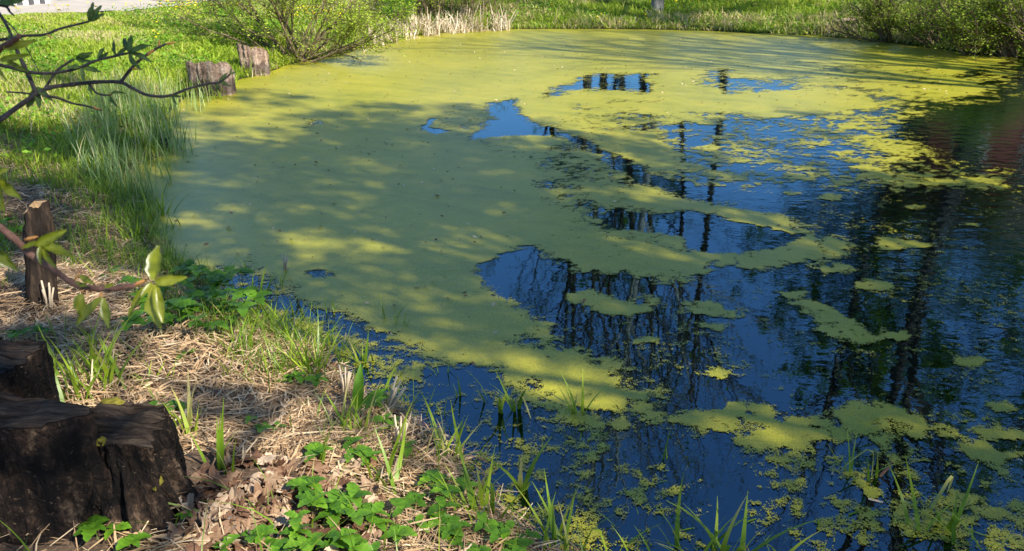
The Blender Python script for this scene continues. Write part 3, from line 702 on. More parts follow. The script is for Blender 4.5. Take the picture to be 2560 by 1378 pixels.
shrub('bare_shrub', 'dense twiggy shrub with upright brown stems behind the dry reeds', G(1150, 58)+np.array([0, .3, 0]), 6, dirs, 15000, .05, M['willow'], .02, 1.7, (8, 5), foot=(.85, .35))
b = G(1000, 58)
dirs = [(r0.uniform(0, 6.28), r0.uniform(.6, 1.4), r0.uniform(.5, .8)) for _ in range(10)]
shrub('leafy_shrub', 'low bright green shrub between the willow shrub and the dry reeds', b, 7, dirs, 4500, .05, M['weed'], .02, 1.1, (6, 4))
for i, (u, v, L, nl, lab, lean) in enumerate([(2225,104,1.5,5670,'willow shrub with a pale stem slanting over the water on the far shore',2.6),
                                  (2345,118,1.4,6210,'tangled willow shrub arching above a dark hollow in the far shore',2.2),
                                  (2440,136,1.5,5670,'bright leaved bush hanging low over the water at the far shore',2.8),
                                  (2540,142,1.5,7020,'tall leafy willow bush at the pond corner in front of a grey trunk',2.4),
                                  (2620,150,1.5,5670,'willow bush beyond the pond corner',2.4)]):
    b = P(u, v, .05)+np.array([.15, .35, 0])
    dirs = [(lean+r0.normal(0, .75), r0.uniform(.35, 1.25), r0.uniform(.7, 1.15)) for _ in range(13)]
    shrub('willow_bush', lab, b, 40+i, dirs, nl, .055, M['willow'], .036, L, (7, 5), leaft=(.62,.22))['group'] = 'willow shrubs on the far shore'

# ------------------------------------------------------------------ road, kerb, house
ax = [p for p in ROAD]
def sheet(name, poly, mat, dz, n=26):
    q = np.array(poly); x, y = np.meshgrid(np.linspace(q[:,0].min(), q[:,0].max(), n*2), np.linspace(q[:,1].min(), q[:,1].max(), n*2))
    s = sdf(poly, x.ravel(), y.ravel()); F = grid_faces(n*2, n*2); F = F[(s[F] > -.06).all(1)]
    return np_mesh(name, np.stack([x.ravel(), y.ravel(), gz(x.ravel(), y.ravel())+dz], -1), F, mat, True)
kind(link('road', sheet('road', ROAD, M['roadsand'], .03)), 'structure', 'dusty pale road beyond the meadow')
kind(link('dirt_strip', sheet('dirt_strip', [(-16.5,24.4),(-8.6,24.0),(-8.2,25.4),(-8.4,26.2),(-16.5,26.4)], M['dirt'], .045)), 'structure', 'brown dirt strip along the far edge of the road')
kA, kB = G(-40, 23), G(122, 11)
kroot = empty('kerb', 'low kerb of blocks painted black and white by the dusty road', 'kerb', tuple(kA)); kroot['kind'] = 'thing'
NK = 11; kd = (kB-kA)/NK; L = float(np.linalg.norm(kd[:2])); yaw = math.atan2(kd[1], kd[0])
def box_mesh(name, sx, sy, sz, mat, bev=.02):
    import bmesh
    bm = bmesh.new(); bmesh.ops.create_cube(bm, size=1)
    for v in bm.verts: v.co = (v.co.x*sx, v.co.y*sy, (v.co.z+.5)*sz)
    if bev: bmesh.ops.bevel(bm, geom=bm.edges[:], offset=bev, segments=2, affect='EDGES')
    me = bpy.data.meshes.new(name); bm.to_mesh(me); bm.free(); me.materials.append(mat); return me
kb = [box_mesh('kerbstone', L-.012, .16, .26, M['whitekerb']), box_mesh('kerbstone', L-.012, .16, .26, M['blackkerb'])]
for k in range(NK):
    p = kd*(k+.5); o = link('kerbstone', kb[1 if k % 2 else 0], kroot, (p[0], p[1], p[2]-.06+.006*(k % 3)))
    o.rotation_euler = (0, 0, yaw+.02*((k*7 % 5)-2))
# red house past the trees of the far bank, seen only mirrored in the water
hx, hy = 23.0, 36.0; hz = float(gz(hx, hy))
hr = empty('red_house', 'red painted house beyond the trees, mirrored in the open water', 'house', (hx, hy, hz), -.35)
link('wall', box_mesh('wall', 11, 8, 6.6, M['redwall'], .0), hr, (0, 0, -.3))
mb = MB(); e = .5
V = [(-5.5-e,-4-e,4.2),(5.5+e,-4-e,4.2),(5.5+e,0,7.4),(-5.5-e,0,7.4),(-5.5-e,4+e,4.2),(5.5+e,4+e,4.2)]
V = [(a,b_,c+2) for a,b_,c in V]; V2 = V+[(a,b_,c-.18) for a,b_,c in V]
mb.add(V2, [np.array([[0,1,2,3],[3,2,5,4],[7,6,9,8],[8,9,10,11],[0,6,7,1],[4,5,11,10],[0,3,9,6],[3,4,10,9],[1,7,8,2],[2,8,11,5]])])
link('roof', mb.mesh('roof', M['roofsheet'], False), hr)
mb = MB(); mb.add([(-5.49,-3.9,6.3),(-5.49,3.9,6.3),(-5.49,0,9.2)], np.array([[0,1,2]])); mb.add([(5.49,-3.9,6.3),(5.49,3.9,6.3),(5.49,0,9.2)], np.array([[0,2,1]]))
link('gable', mb.mesh('gable', M['redwall'], False), hr)
m_, nt_, out_ = newmat('window_glass'); p_ = nd(nt_, 'ShaderNodeBsdfPrincipled', {'Base Color': (.03,.04,.05,1), 'Roughness': .08}); nt_.links.new(p_.outputs[0], out_.inputs[0])
wf = box_mesh('window', 1.2, .08, 1.4, M['trim'], .01); wp = box_mesh('pane', .46, .03, 1.16, m_, 0)
for x_, z_ in [(x_, z_) for z_ in (1.2, 4.1) for x_ in (-3.6, -1.2, 1.2, 3.6)]:
    w_ = link('window', wf, hr, (x_, -4.03, z_))
    for s_ in (-.27, .27): link('pane', wp, w_, (s_, -.045, .12))

# ------------------------------------------------------------------ stumps, piles, post
def radial(name, mat, prof, zs, topfn=None, nth=96, seed=0, rough=.02, nf=6, cap=False):
    """closed ring wall: prof(theta, z01) -> radius; returns verts rings"""
    th = np.linspace(0, 2*np.pi, nth, endpoint=False); V = []
    for i, z in enumerate(np.linspace(0, 1, zs)):
        rr = prof(th, z) + rough*(fbm(np.cos(th)*nf*1.5+seed, np.sin(th)*nf*1.5+z*5, seed, 4)-.5)*2
        x, y = rr*np.cos(th), rr*np.sin(th); zt = topfn(x, y) if topfn is not None else 1.0
        V.append(np.stack([x, y, -.15+(zt+.15)*z], -1))
    V = np.array(V).reshape(-1, 3); i = (np.arange(zs-1)*nth)[:, None]; k = np.arange(nth)[None, :]; k2 = (k+1) % nth
    F = np.stack([i+k, i+k2, i+nth+k2, i+nth+k], -1).reshape(-1, 4)
    return V, F, nth
def cap_rings(Vtop, seed, rough=.012, rings=9, topfn=None):
    c = Vtop.mean(0); V = []; n = len(Vtop)
    for t in np.linspace(0, 1, rings):
        q = Vtop*(1-t)+c*t; 
        if topfn is not None: q[:, 2] = topfn(q[:, 0], q[:, 1])
        q = q.copy(); q[:, 2] += rough*(fbm(q[:, 0]*14, q[:, 1]*14, seed, 4)-.5)*min(1, t*6)
        V.append(q)
    V = np.concatenate(V); i = (np.arange(rings-1)*n)[:, None]; k = np.arange(n)[None, :]; k2 = (k+1) % n
    return V, np.stack([i+k, i+k2, i+n+k2, i+n+k], -1).reshape(-1, 4)
def poly_r(poly, th):
    """radius of a polygon (about its own origin) along th"""
    out = np.zeros_like(th); c, s = np.cos(th), np.sin(th)
    for k in range(len(poly)):
        (ax_, ay_), (bx_, by_) = poly[k], poly[(k+1) % len(poly)]
        ex, ey = bx_-ax_, by_-ay_; den = c*ey-s*ex
        den = np.where(np.abs(den) < 1e-9, 1e-9, den)
        t = (ax_*ey-ay_*ex)/den; w_ = (ax_*s-ay_*c)/den
        out = np.maximum(out, np.where((t > 0) & (w_ >= -1e-6) & (w_ <= 1+1e-6), t, 0))
    return np.maximum(out, .02)
def lobe(root, cx, cy, z0, H, poly, flare, slope, seed, bmat, tmat, rough=.055, nf=6):
    top = lambda x, y: H + slope[0]*x + slope[1]*y
    def prof(th, z):
        base = poly_r(poly, th); root_ = .5+.5*np.sin(th*4+seed)
        return base*(1+.03*np.sin(z*9+th*3)) + flare*(1-z)**2.2*(.45+.75*root_)
    V, F, n = radial('bark', bmat, prof, 30, top, 140, seed, rough, nf)
    rim = V[-n:].copy()
    V[-2*n:-n] = V[-2*n:-n]*.35+V[-n:]*.65
    V[:, 0] += cx; V[:, 1] += cy; V[:, 2] += z0
    link('bark', np_mesh('bark', V, F, bmat, True), root)
    rim[:, :2] *= .996; C, CF = cap_rings(rim, seed, .045, 16, top); C[:, 2] += .002
    C[:, 0] += cx; C[:, 1] += cy; C[:, 2] += z0
    link('cut_top', np_mesh('cut_top', C, CF, tmat, True), root)
def moss_pad(root, cx, cy, z, rx, ry, seed, rz=0):
    n = 22; a = np.linspace(0, 2*np.pi, n, endpoint=False); V = [(cx, cy, z+.016)]
    for k, (f, hh) in enumerate(((.55,.013),(1.0,-.006))):
        rr = f*(1+.35*(vnoise(np.cos(a)*2+seed, np.sin(a)*2, seed)-.5))
        x, y = rx*rr*np.cos(a), ry*rr*np.sin(a)
        V += list(zip(cx+x*math.cos(rz)-y*math.sin(rz), cy+x*math.sin(rz)+y*math.cos(rz), z+hh+.008*vnoise(a*9, a*3, seed+k)))
    k = np.arange(n); k2 = (k+1) % n
    link('moss', np_mesh('moss', np.array(V), [np.stack([np.zeros(n, int), k+1, k2+1], -1), np.stack([k+1, k+1+n, k2+1+n, k2+1], -1)], M['moss'], True), root)
sr = empty('tree_stump', 'big dark split tree stump on the bank with a rough flat top', 'stump', (-1.45, 2.45, .25))
lobe(sr, .13, .05, 0, .44, [(-.13,-.11),(.05,-.13),(.135,-.11),(.125,.02),(.10,.13),(-.02,.14),(-.12,.10)], .24, (-.10,.03), 1, M['stumpbark'], M['stumptop'])
lobe(sr, -.32, -.01, 0, .54, [(-.42,-.16),(-.22,-.175),(-.04,-.185),(.14,-.17),(.30,-.13),(.43,-.07),(.40,-.01),(.27,.03),(.12,.06),(-.02,.11),(-.42,.15)], .07, (.02,-.02), 4, M['stumpbark'], M['stumptop'])
lobe(sr, -.52, .28, 0, .57, [(-.25,-.17),(.20,-.16),(.245,.0),(.22,.13),(.0,.16),(-.25,.12)], .05, (-.02,.03), 6, M['stumpbark'], M['stumptop'])
moss_pad(sr, .07, -.055, .430, .075, .024, 3, .15); moss_pad(sr, .05, .17, .447, .05, .025, 5); moss_pad(sr, .262, -.03, .26, .012, .05, 8)
# two wooden piles at the left water edge
def pile(name, label, u, v, w, hL, hR, depth, yaw, seed, lean=0.0, notch=0.0, grp='cut stumps at the water edge'):
    b = P(u, v, 0); root = empty(name, label, 'stump', (b[0], b[1]+depth*.5, 0), yaw, grp)
    root.rotation_euler = (lean, 0, yaw)
    W, Dp = w/2, depth/2
    poly = [(-W,-Dp*.8),(-W*.9,-Dp),(-W*.4,-Dp*1.22),(W*.3,-Dp*1.25),(W*.85,-Dp*1.05),(W,-Dp*.85),(W,Dp*.6),(W*.6,Dp),(-W*.6,Dp),(-W,Dp*.5)]
    sl = (hR-hL)/w
    notch_ = notch
    top = lambda x, y: (hL+hR)/2 + sl*x - .42*y + .16*(fbm(x*8, y*4, seed)-.5) - notch_*np.exp(-((x+.16)/.07)**2)
    def prof(th, z): return poly_r(poly, th)*(1-.10*(1-z)*(np.cos(th) < 0)) 
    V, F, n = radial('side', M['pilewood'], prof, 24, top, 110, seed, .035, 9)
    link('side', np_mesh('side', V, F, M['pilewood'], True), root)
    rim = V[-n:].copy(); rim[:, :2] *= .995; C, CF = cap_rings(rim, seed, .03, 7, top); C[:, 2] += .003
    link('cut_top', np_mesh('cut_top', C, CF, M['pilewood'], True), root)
    return root
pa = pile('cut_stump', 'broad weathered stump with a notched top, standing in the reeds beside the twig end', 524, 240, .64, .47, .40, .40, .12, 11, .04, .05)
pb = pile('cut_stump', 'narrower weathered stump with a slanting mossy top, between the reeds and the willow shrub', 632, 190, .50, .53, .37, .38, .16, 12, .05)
moss_pad(pb, .02, -.15, .49, .20, .05, 14, -.05)
for k, (x, s) in enumerate(((-.22,.1),(-.06,.14))): moss_pad(pa, x+.12, -.15, .49-.02*k, .10, .04, 15+k)
b = P(2112, 84, .03); fr = empty('low_stump', 'low flat stump at the far water edge under the grassy slope', 'stump', (b[0], b[1]+.12, .0), .1)
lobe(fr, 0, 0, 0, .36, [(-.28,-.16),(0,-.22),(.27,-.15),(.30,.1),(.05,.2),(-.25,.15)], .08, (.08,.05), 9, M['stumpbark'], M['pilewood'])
# broken post
pr = empty('broken_post', 'dark rotten post with a pale broken top standing in the straw', 'post', (-2.63, 4.38, float(gz(-2.63, 4.38))))
Hp = .56
topf = lambda x, y: Hp + .5*x + .06*(fbm(x*30, y*30, 5)-.5)
V, F, n = radial('shaft', M['postwood'], lambda th, z: .066+.030*(1-z)**3+.010*np.sin(th*3+1)-.012*(z > .9), 26, topf, 70, 21, .016, 8)
zz = np.clip(V[:, 2]/Hp, 0, 1); V[:, 0] += .085*zz
link('shaft', np_mesh('shaft', V, F, M['postwood'], True), pr)
rim = V[-n:].copy(); C, CF = cap_rings(rim, 3, .05, 7); C[:, 2] += .03*(np.repeat(np.linspace(0, 1, 7), n)); link('broken_end', np_mesh('broken_end', C, CF, M['postend'], True), pr)
mb = MB()
for a in np.linspace(0, 6.28, 9)[:-1]:
    pass

# ------------------------------------------------------------------ dead leaves
def dead_leaf(seed, lobes=5, size=.1):
    r = np.random.default_rng(seed); n = 36; a = np.linspace(-np.pi, np.pi, n, endpoint=False)
    if lobes: rr = .31+.22*np.abs(np.cos(a*lobes/2))**1.0*(1-.35*np.abs(a)/np.pi)+.04*r.normal(0, 1, n)
    else: rr = .26/np.sqrt((np.cos(a)*.62)**2+(np.sin(a)*1.05)**2)*(1+.16*np.cos(a*5+seed))+.03*r.normal(0, 1, n)
    V = [(0, 0, 0)]; cu = r.uniform(-2.2, 2.2, 2); tw = r.uniform(-1.5, 1.5); fo = r.uniform(.3, 1.2)
    for f in (.5, 1.0):
        x, y = rr*f*np.cos(a), rr*f*np.sin(a)
        z = cu[0]*x*x+cu[1]*y*y+tw*x*y + fo*.22*np.abs(y) + f*.05*r.normal(0, 1, n)
        z += .10*(vnoise(x*5+seed, y*5, seed)-.5); V += list(zip(x, y, z))
    V = np.array(V); k = np.arange(n); k2 = (k+1) % n
    F = [np.stack([np.zeros(n, int), k+1, k2+1], -1), np.stack([k+1, k+1+n, k2+1+n, k2+1], -1)]
    V = V*size; V[:, 2] -= np.percentile(V[:, 2], 15)
    return np_mesh('fallen_leaf', V, F, M['deadleaf'], True, np.clip(.5+.08*r.normal(0, 1, len(V)), 0, 1))
DL = [dead_leaf(200+i, 5 if i % 3 == 0 else 0) for i in range(10)]
r = np.random.default_rng(50)
def put_leaf(x, y, s, dz=0.004, lab='dry brown leaf fallen on the bank', grp='dry leaves fallen on the bank', tilt=.28):
    o = link('fallen_leaf', DL[r.integers(0, len(DL))], None, (x, y, max(float(gz(x, y)), .0)+dz))
    o.rotation_euler = (r.normal(0, tilt), r.normal(0, tilt), r.uniform(0, 6.28)); o.scale = (s, s*r.uniform(.8, 1.15), s)
    return tag(o, lab, 'leaf', grp)
LEAFBED = [(470,1240),(560,1190),(690,1180),(800,1160),(900,1190),(960,1290),(920,1378),(430,1378)]
cnt = 0
while cnt < 200:
    u, v = r.uniform(420, 970), r.uniform(1150, 1395)
    if sdf(LEAFBED, np.array([u]), np.array([v]))[0] < -25: continue
    g_ = G(u, v)
    if land(g_[0], g_[1]) < .03: continue
    put_leaf(g_[0], g_[1], r.uniform(.7, 1.3), r.uniform(.004, .03), 'crumpled brown leaf in the heap, '+('against the big stump' if u < 520 else 'on its upper rim by the straw' if v < 1215 else 'among the lobed herbs' if u > 760 else 'at its lower edge' if v > 1320 else 'in its middle'), 'leaves heaped below the big stump'); cnt += 1
cnt = 0
while cnt < 70:
    u, v = r.uniform(0, 1150), r.uniform(430, 1300); g_ = G(u, v)
    if land(g_[0], g_[1]) < .04: continue
    if abs(g_[0]+1.45) < .3 and abs(g_[1]-2.45) < .4: continue
    put_leaf(g_[0], g_[1], r.uniform(.6, 1.15), r.uniform(.004, .02), 'dry brown leaf on the bank '+('beyond the broken post' if v < 680 else 'between the post and the stump' if u < 330 else 'on the straw right of the stump' if u < 640 else 'close to the water edge')); cnt += 1
for u, v, s, lab in [(610,1012,1.0,'grey curled leaf lying on the straw right of the big stump'),(548,1030,1.1,'reddish brown leaf lying on the straw beside the grey curled leaf'),
                     (975,1125,1.1,'rust brown leaf at the water edge beneath the sedge'),(930,1335,1.2,'big brown leaf at the foot of the leafy herbs')]:
    g_ = G(u, v); o = put_leaf(g_[0], g_[1], s, .02, lab, None)
    if 'group' in o: del o['group']
for u, v in [(1560,1070),(2020,1330),(1480,1210),(1750,1300),(2230,1330),(1150,1010),(1240,985),(2420,1270),(1660,1240),(1900,1370)]:
    p = P(u, v, 0); o = put_leaf(p[0], p[1], r.uniform(.9, 1.5), 0, 'brown leaf sunk in the shallow water', 'sunken leaves in the shallow water'); o.location.z = -.05-.04*r.random(); o.scale.z = .3

# ------------------------------------------------------------------ tufts and single blades
BL = []
for k in range(7):
    rr_ = np.random.default_rng(300+k)
    V1, F1, T1 = blades(np.zeros((1,3)), np.array([1.0]), np.array([.05]), np.array([0.0]), np.array([rr_.uniform(.02,.14)]), np.array([rr_.uniform(.03,.55)]), np.array([.5]), 7, .05)
    V1 = V1.copy(); V1[:, 1] = np.where(V1[:, 1] > 0, 1, -1)*np.abs(V1[:, 1])
    T1 = np.clip(.30+.35*V1[:, 2]+.06*k, 0, 1)
    BL.append(np_mesh('blade', V1, F1, M['sedge'], True, T1))
V1, F1, T1 = blades(np.zeros((1,3)), np.array([1.0]), np.array([.06]), np.array([0.0]), np.array([.1]), np.array([.1]), np.array([.5]), 5, .5)
BDRY = np_mesh('blade', V1, F1, M['dryreed'], True, T1)
bent_pts = np.array([(0,0,0),(.02,0,.35),(.05,0,.62),(.16,0,.66),(.34,0,.46),(.52,0,.2)])
wv_ = np.array([.03,.028,.025,.024,.02,.004])
Vb = np.stack([bent_pts-np.stack([0*wv_, wv_, 0*wv_], -1)*.8, bent_pts+np.stack([0*wv_, wv_, 0*wv_], -1)*.8], 1).reshape(-1, 3)
BBENT = np_mesh('blade', Vb, np.array([[2*i,2*i+1,2*i+3,2*i+2] for i in range(5)]), M['sedge'], False, np.full(len(Vb), .8))
r = np.random.default_rng(77)
def tuft(u, v, n, h, spread, label, wet=False, w=.18, splay=.35, dry=0, bent=0, name='sedge_tuft', cat='grass tuft', grp=None):
    b = P(u, v, 0.0) if wet else G(u, v)
    o = empty(name, label, cat, (b[0], b[1], b[2]-.02), 0, grp)
    for k in range(n):
        me = BBENT if k < bent else (BDRY if k < bent+dry else BL[r.integers(0, 7)])
        c = link('blade', me, o, (r.normal(0, spread), r.normal(0, spread), -.02 if wet else 0))
        hh = h*r.uniform(.55, 1.1)*(.5 if bent <= k < bent+dry else 1); ww = max(.10, w/h*.30)*r.uniform(.7, 1.2)*h
        c.rotation_euler = (r.normal(0, splay*.4), abs(r.normal(0, splay)), r.uniform(0, 6.28)); c.scale = (hh, ww/.30*1.0 if False else hh*w/.18, hh)
    return o
T = [(545,246,20,.34,.10,'reeds hiding the foot of the broad weathered stump',1,.12,.2,0,0),(478,246,30,.46,.11,'grass clump against the near side of the broad weathered stump',0,.12,.3,3,0),(600,192,30,.42,.12,'grass clump covering the low side of the narrower stump',0,.12,.35,3,0),(668,194,26,.22,.10,'short wet grass between the narrower stump and the duckweed',0,.12,.4,2,0),
 # u, v, n, height, spread, label, wet, w, splay, dry, bent
 (770,930,46,.30,.045,'dense round sedge tuft at the water edge above the lobed herbs',0,.12,.42,0,0),
 (880,1085,34,.24,.06,'spreading sedge tuft on the bank edge beside the broad upright leaf',0,.15,.5,2,0),
 (590,880,14,.26,.04,'grass tuft with pale straw at its foot above the straw patch',0,.16,.3,4,0),
 (690,850,26,.30,.06,'leaning grass tuft at the shore beyond the straw patch',0,.15,.4,4,0),
 (185,985,22,.34,.05,'yellow green grass tuft rising behind the big stump',0,.14,.25,2,0),
 (235,965,18,.32,.05,'second yellow green grass tuft behind the big stump, by the stump step',0,.14,.25,2,0),
 (275,965,10,.30,.03,'tuft of broad blades with one tan stalk behind the big stump',0,.2,.18,3,0),
 (460,1095,9,.26,.02,'upright grass tuft close against the big stump',0,.22,.25,0,0),
 (385,970,7,.16,.03,'short splayed grass tuft at the back corner of the big stump',0,.2,.5,0,0),
 (535,1165,4,.28,.015,'two long blades rising from the straw right of the big stump',0,.2,.2,0,0),
 (575,1190,3,.16,.01,'short green blade at the edge of the leaf heap',0,.25,.1,0,0),
 (800,1160,3,.26,.01,'single bent blade beside the lobed herbs',0,.25,.3,0,0),
 (975,1225,14,.36,.04,'long bladed tuft with straw foot between the lobed herbs',0,.16,.3,4,0),
 (1185,1290,22,.34,.05,'tall tuft with a pale curled foot at the corner of the bank',0,.16,.3,6,0),
 (1120,1150,9,.34,.03,'fan of long blades in shallow water right of the bank',1,.2,.35,0,1),
 (1095,1170,6,.30,.03,'few dark blades standing at the water edge below the fan',1,.2,.3,0,0),
 (395,540,22,.34,.05,'clump of reed blades standing in the duckweed by the near shore',1,.15,.3,0,0),
 (330,610,24,.30,.07,'dark grass clump at the shore beside the broken post',0,.15,.35,0,0),
 (430,570,6,.22,.05,'few short blades standing in duckweed right of the reed clump',1,.15,.2,0,0),
 (415,650,8,.22,.03,'small tuft at the shore above the low herb thicket',0,.15,.35,0,0),
 (650,740,9,.26,.03,'upright dark blades in the blue gap of the duckweed',1,.2,.12,0,0),
 (605,690,4,.2,.04,'thin blades in the shallow water above the herb thicket',1,.15,.15,0,1),
 (705,720,4,.24,.02,'slim pair of blades standing in the duckweed edge',1,.15,.12,0,0),
 (755,780,5,.16,.04,'short dark stubs in the water past the herb thicket',1,.2,.15,1,0),
 (832,780,4,.15,.012,'small upright blades alone in the water beside the mat',1,.22,.1,0,0),
 (850,870,6,.26,.03,'blades with a brown stub foot in the water above the sedge tuft',1,.2,.25,2,1),
 (910,905,9,.26,.02,'compact blade clump in clear water right of the sedge tuft',1,.22,.25,0,0),
 (945,975,3,.20,.02,'leaning single blade in the water beside the compact clump',1,.2,.4,0,0),
 (975,800,5,.20,.03,'upright blades ringed by scattered fronds below the mat',1,.16,.15,0,0),
 (1003,815,4,.17,.02,'second thin group of blades ringed by fronds, nearer the mat',1,.16,.15,0,0),
 (1000,935,3,.17,.01,'yellowish single blade in a raft of fronds',1,.2,.08,0,0),
 (1105,930,4,.18,.02,'bent blades at the lower edge of the mat',1,.18,.3,0,1),
 (1145,990,3,.17,.01,'short single blade in open water below the mat edge',1,.22,.08,0,0),
 (1220,1000,3,.25,.015,'thin stem with a folded tip in the water below the mat',1,.18,.15,0,1),
 (1255,1030,4,.28,.012,'straight upright blades in the water below the big mat',1,.22,.06,0,0),
 (1285,1025,5,.30,.015,'tallest upright blade pair with one folded leaf below the big mat',1,.22,.12,0,1),
 (1105,1035,3,.14,.01,'small stub blade in the dark water off the bank',1,.2,.08,0,0),
 (1430,1030,4,.24,.02,'crossed thin blades over the tail of the big mat',1,.16,.25,0,1),
 (1455,1035,3,.26,.012,'upright single blade over the tail of the big mat',1,.18,.08,0,0),
 (1305,1225,4,.28,.008,'lone broad twisted blade standing in clear dark water',1,.42,.06,0,0),
 (1400,1378,14,.34,.04,'arching grass tuft at the lower edge of the water',0,.18,.3,0,1),
 (1665,1150,3,.18,.01,'thin blade among flecks in the middle of the dark water',1,.15,.08,0,0),
 (1625,1400,10,.26,.05,'low yellow green grass tuft by the shallow edge',0,.2,.35,2,0),
 (1720,1400,8,.30,.04,'loose fan of grass blades in the shallow edge',1,.2,.35,0,0),
 (1800,1395,12,.38,.035,'tall bright grass tuft rising from the shallow edge',1,.22,.2,0,0),
 (1880,1400,6,.2,.04,'small grass tuft beside the tall bright one',1,.18,.3,0,0),
 (1965,1380,7,.2,.06,'sparse blades leaning over flecked water',1,.18,.4,0,1),
 (2100,1170,4,.22,.04,'thin upright blades below the round mat',1,.15,.15,0,0),
 (2165,1190,4,.26,.03,'blades with one long folded leaf below the round mat',1,.18,.2,0,1),
 (2200,1060,3,.2,.03,'slanting single blade at the edge of the round mat',1,.18,.6,0,0),
 (2310,1310,6,.3,.05,'arching blades over flecked water in the lower corner',1,.16,.4,0,1),
 (2380,1330,6,.28,.05,'second group of arching blades close to the lower corner',1,.16,.4,0,0),
 (2480,1385,7,.22,.06,'low blades at the lower corner of the pond',1,.18,.4,0,1),
 (1560,1385,6,.2,.05,'short blades at the shallow edge beside the sunken leaf',1,.2,.35,0,0),
 (2060,1310,4,.14,.05,'few stubs and blades in the flecked shallows',1,.18,.4,1,1)]
for (u, v, n, h, s, lab, wet, w, sp, dr, be) in T:
    tuft(u, v, int(n*1.15+.5), h*1.12, s, lab, bool(wet), w*1.12, sp, dr, be, 'blade_clump' if wet else 'sedge_tuft')
# floating reed pieces
FRN = -1; FRL = ['flat reed piece afloat right of the long blade fan','short flat reed piece afloat just past the long blade fan','long reed blade afloat across the flecked shallows','reed blade afloat pointing at the slanting reddish stick',
 'reed blade afloat over the sunken dark branch','long flat reed blade afloat in front of the reddish stick','pale reed blade afloat left of the sunken dark branch','reed bit afloat by the compact blade clump','bent reed bit afloat at the tail of the big mat',
 'reed blade afloat below the folded leaf blades','thin reed blade afloat beside the thin blades in dark water','reed blade afloat at the pond corner shallows','reed blade afloat behind the loose fan of grass','reed blade afloat beyond the arching blades']
r = np.random.default_rng(90)
for u, v, L_, a_ in [(1400,1110,.20,.1),(1490,1090,.25,.35),(2170,1250,.5,-.25),(2080,1190,.30,.9),(1980,1280,.34,.55),(2120,1290,.5,.15),(1860,1310,.3,.4),(980,975,.2,.15),(1530,1050,.25,-.5),(2280,1300,.34,.1),(1640,1210,.2,.3),(2430,1330,.3,-.2),(1700,1330,.3,.35),(2330,1235,.4,-.4)]:
    p = P(u, v, 0); o = link('floating_reed', BL[3] if r.random() < .6 else BDRY, None, (p[0], p[1], .006)); o.scale = (L_, L_*.55, L_)
    o.rotation_euler = (0, math.pi/2-.02, a_+r.normal(0, .2)); FRN += 1; tag(o, FRL[FRN], 'reed blade', 'reed blades floating on the water')

# ------------------------------------------------------------------ leafy herbs
def herb_leaf(seed, toothed=True):
    r = np.random.default_rng(seed); S = 9; t = np.linspace(0, 1, S)
    w = np.sin(np.pi*np.clip(t*.93+.04, 0, 1))**.75*.30*(1.12-.45*t)
    if toothed: w = w*(1+.16*np.where(np.arange(S) % 2 == 1, 1, -1)*(t < .95)*(t > .05))
    z = .10*np.sin(t*2.4)-.16*t*t; V = []
    for i in range(S):
        V += [(t[i], -w[i], z[i]+.30*w[i]), (t[i], 0, z[i]), (t[i], w[i], z[i]+.30*w[i])]
    V = np.array(V); V[:, 2] += .012*r.normal(0, 1, len(V)); F = []
    for i in range(S-1):
        for j in (0, 1): F.append((3*i+j, 3*i+j+1, 3*i+3+j+1, 3*i+3+j))
    T_ = np.clip(.45+.12*r.normal(0, 1, len(V))-.1*(np.arange(len(V)) % 3 == 1), 0, 1)
    return np_mesh('leaf', V, np.array(F), M['herb'], True, T_)
HL = [herb_leaf(400+i) for i in range(5)]
st_mb = MB(); st_mb.tube(np.array([(0,0,0),(.03,.01,.4),(.06,0,.75),(.05,0,1.0)]), np.array([.016,.013,.011,.008]), 5); STEM = st_mb.mesh('stem', M['greenstem'])
r = np.random.default_rng(91)
def herb(u, v, size, label, nst=3, grp=None, hgt=1.0, spread=.06):
    b = G(u, v); o = empty('leafy_herb', label, 'plant', tuple(b+np.array([0, 0, -.01])), 0, grp)
    for k in range(nst):
        a = r.uniform(0, 6.28); h = size*r.uniform(.7, 1.25)*hgt; off = np.array([r.normal(0, spread), r.normal(0, spread), 0]) if nst > 1 else np.zeros(3)
        s_ = link('stem', STEM, o, tuple(off)); s_.scale = (h*.9, h*.9, h); s_.rotation_euler = (r.normal(0, .15), r.normal(0, .15), a)
        tip = s_.rotation_euler.to_matrix() @ Vector((.05*h*.9, 0, h)); base = Vector(off)+tip
        yaw0 = r.uniform(0, 6.28); n = r.choice([3, 5])
        for j in range(n):
            az = yaw0 + (j-(n-1)/2)*(2*math.pi/ (n+.4)); el = r.uniform(-.12, .32)
            l_ = link('leaf', HL[r.integers(0, 5)], o, tuple(base)); sz = size*r.uniform(.65, 1.0)*(1.1 if j == n//2 else .9)
            l_.scale = (sz, sz*1.15, sz); l_.rotation_euler = (r.normal(0, .2), -el, az)
    return o
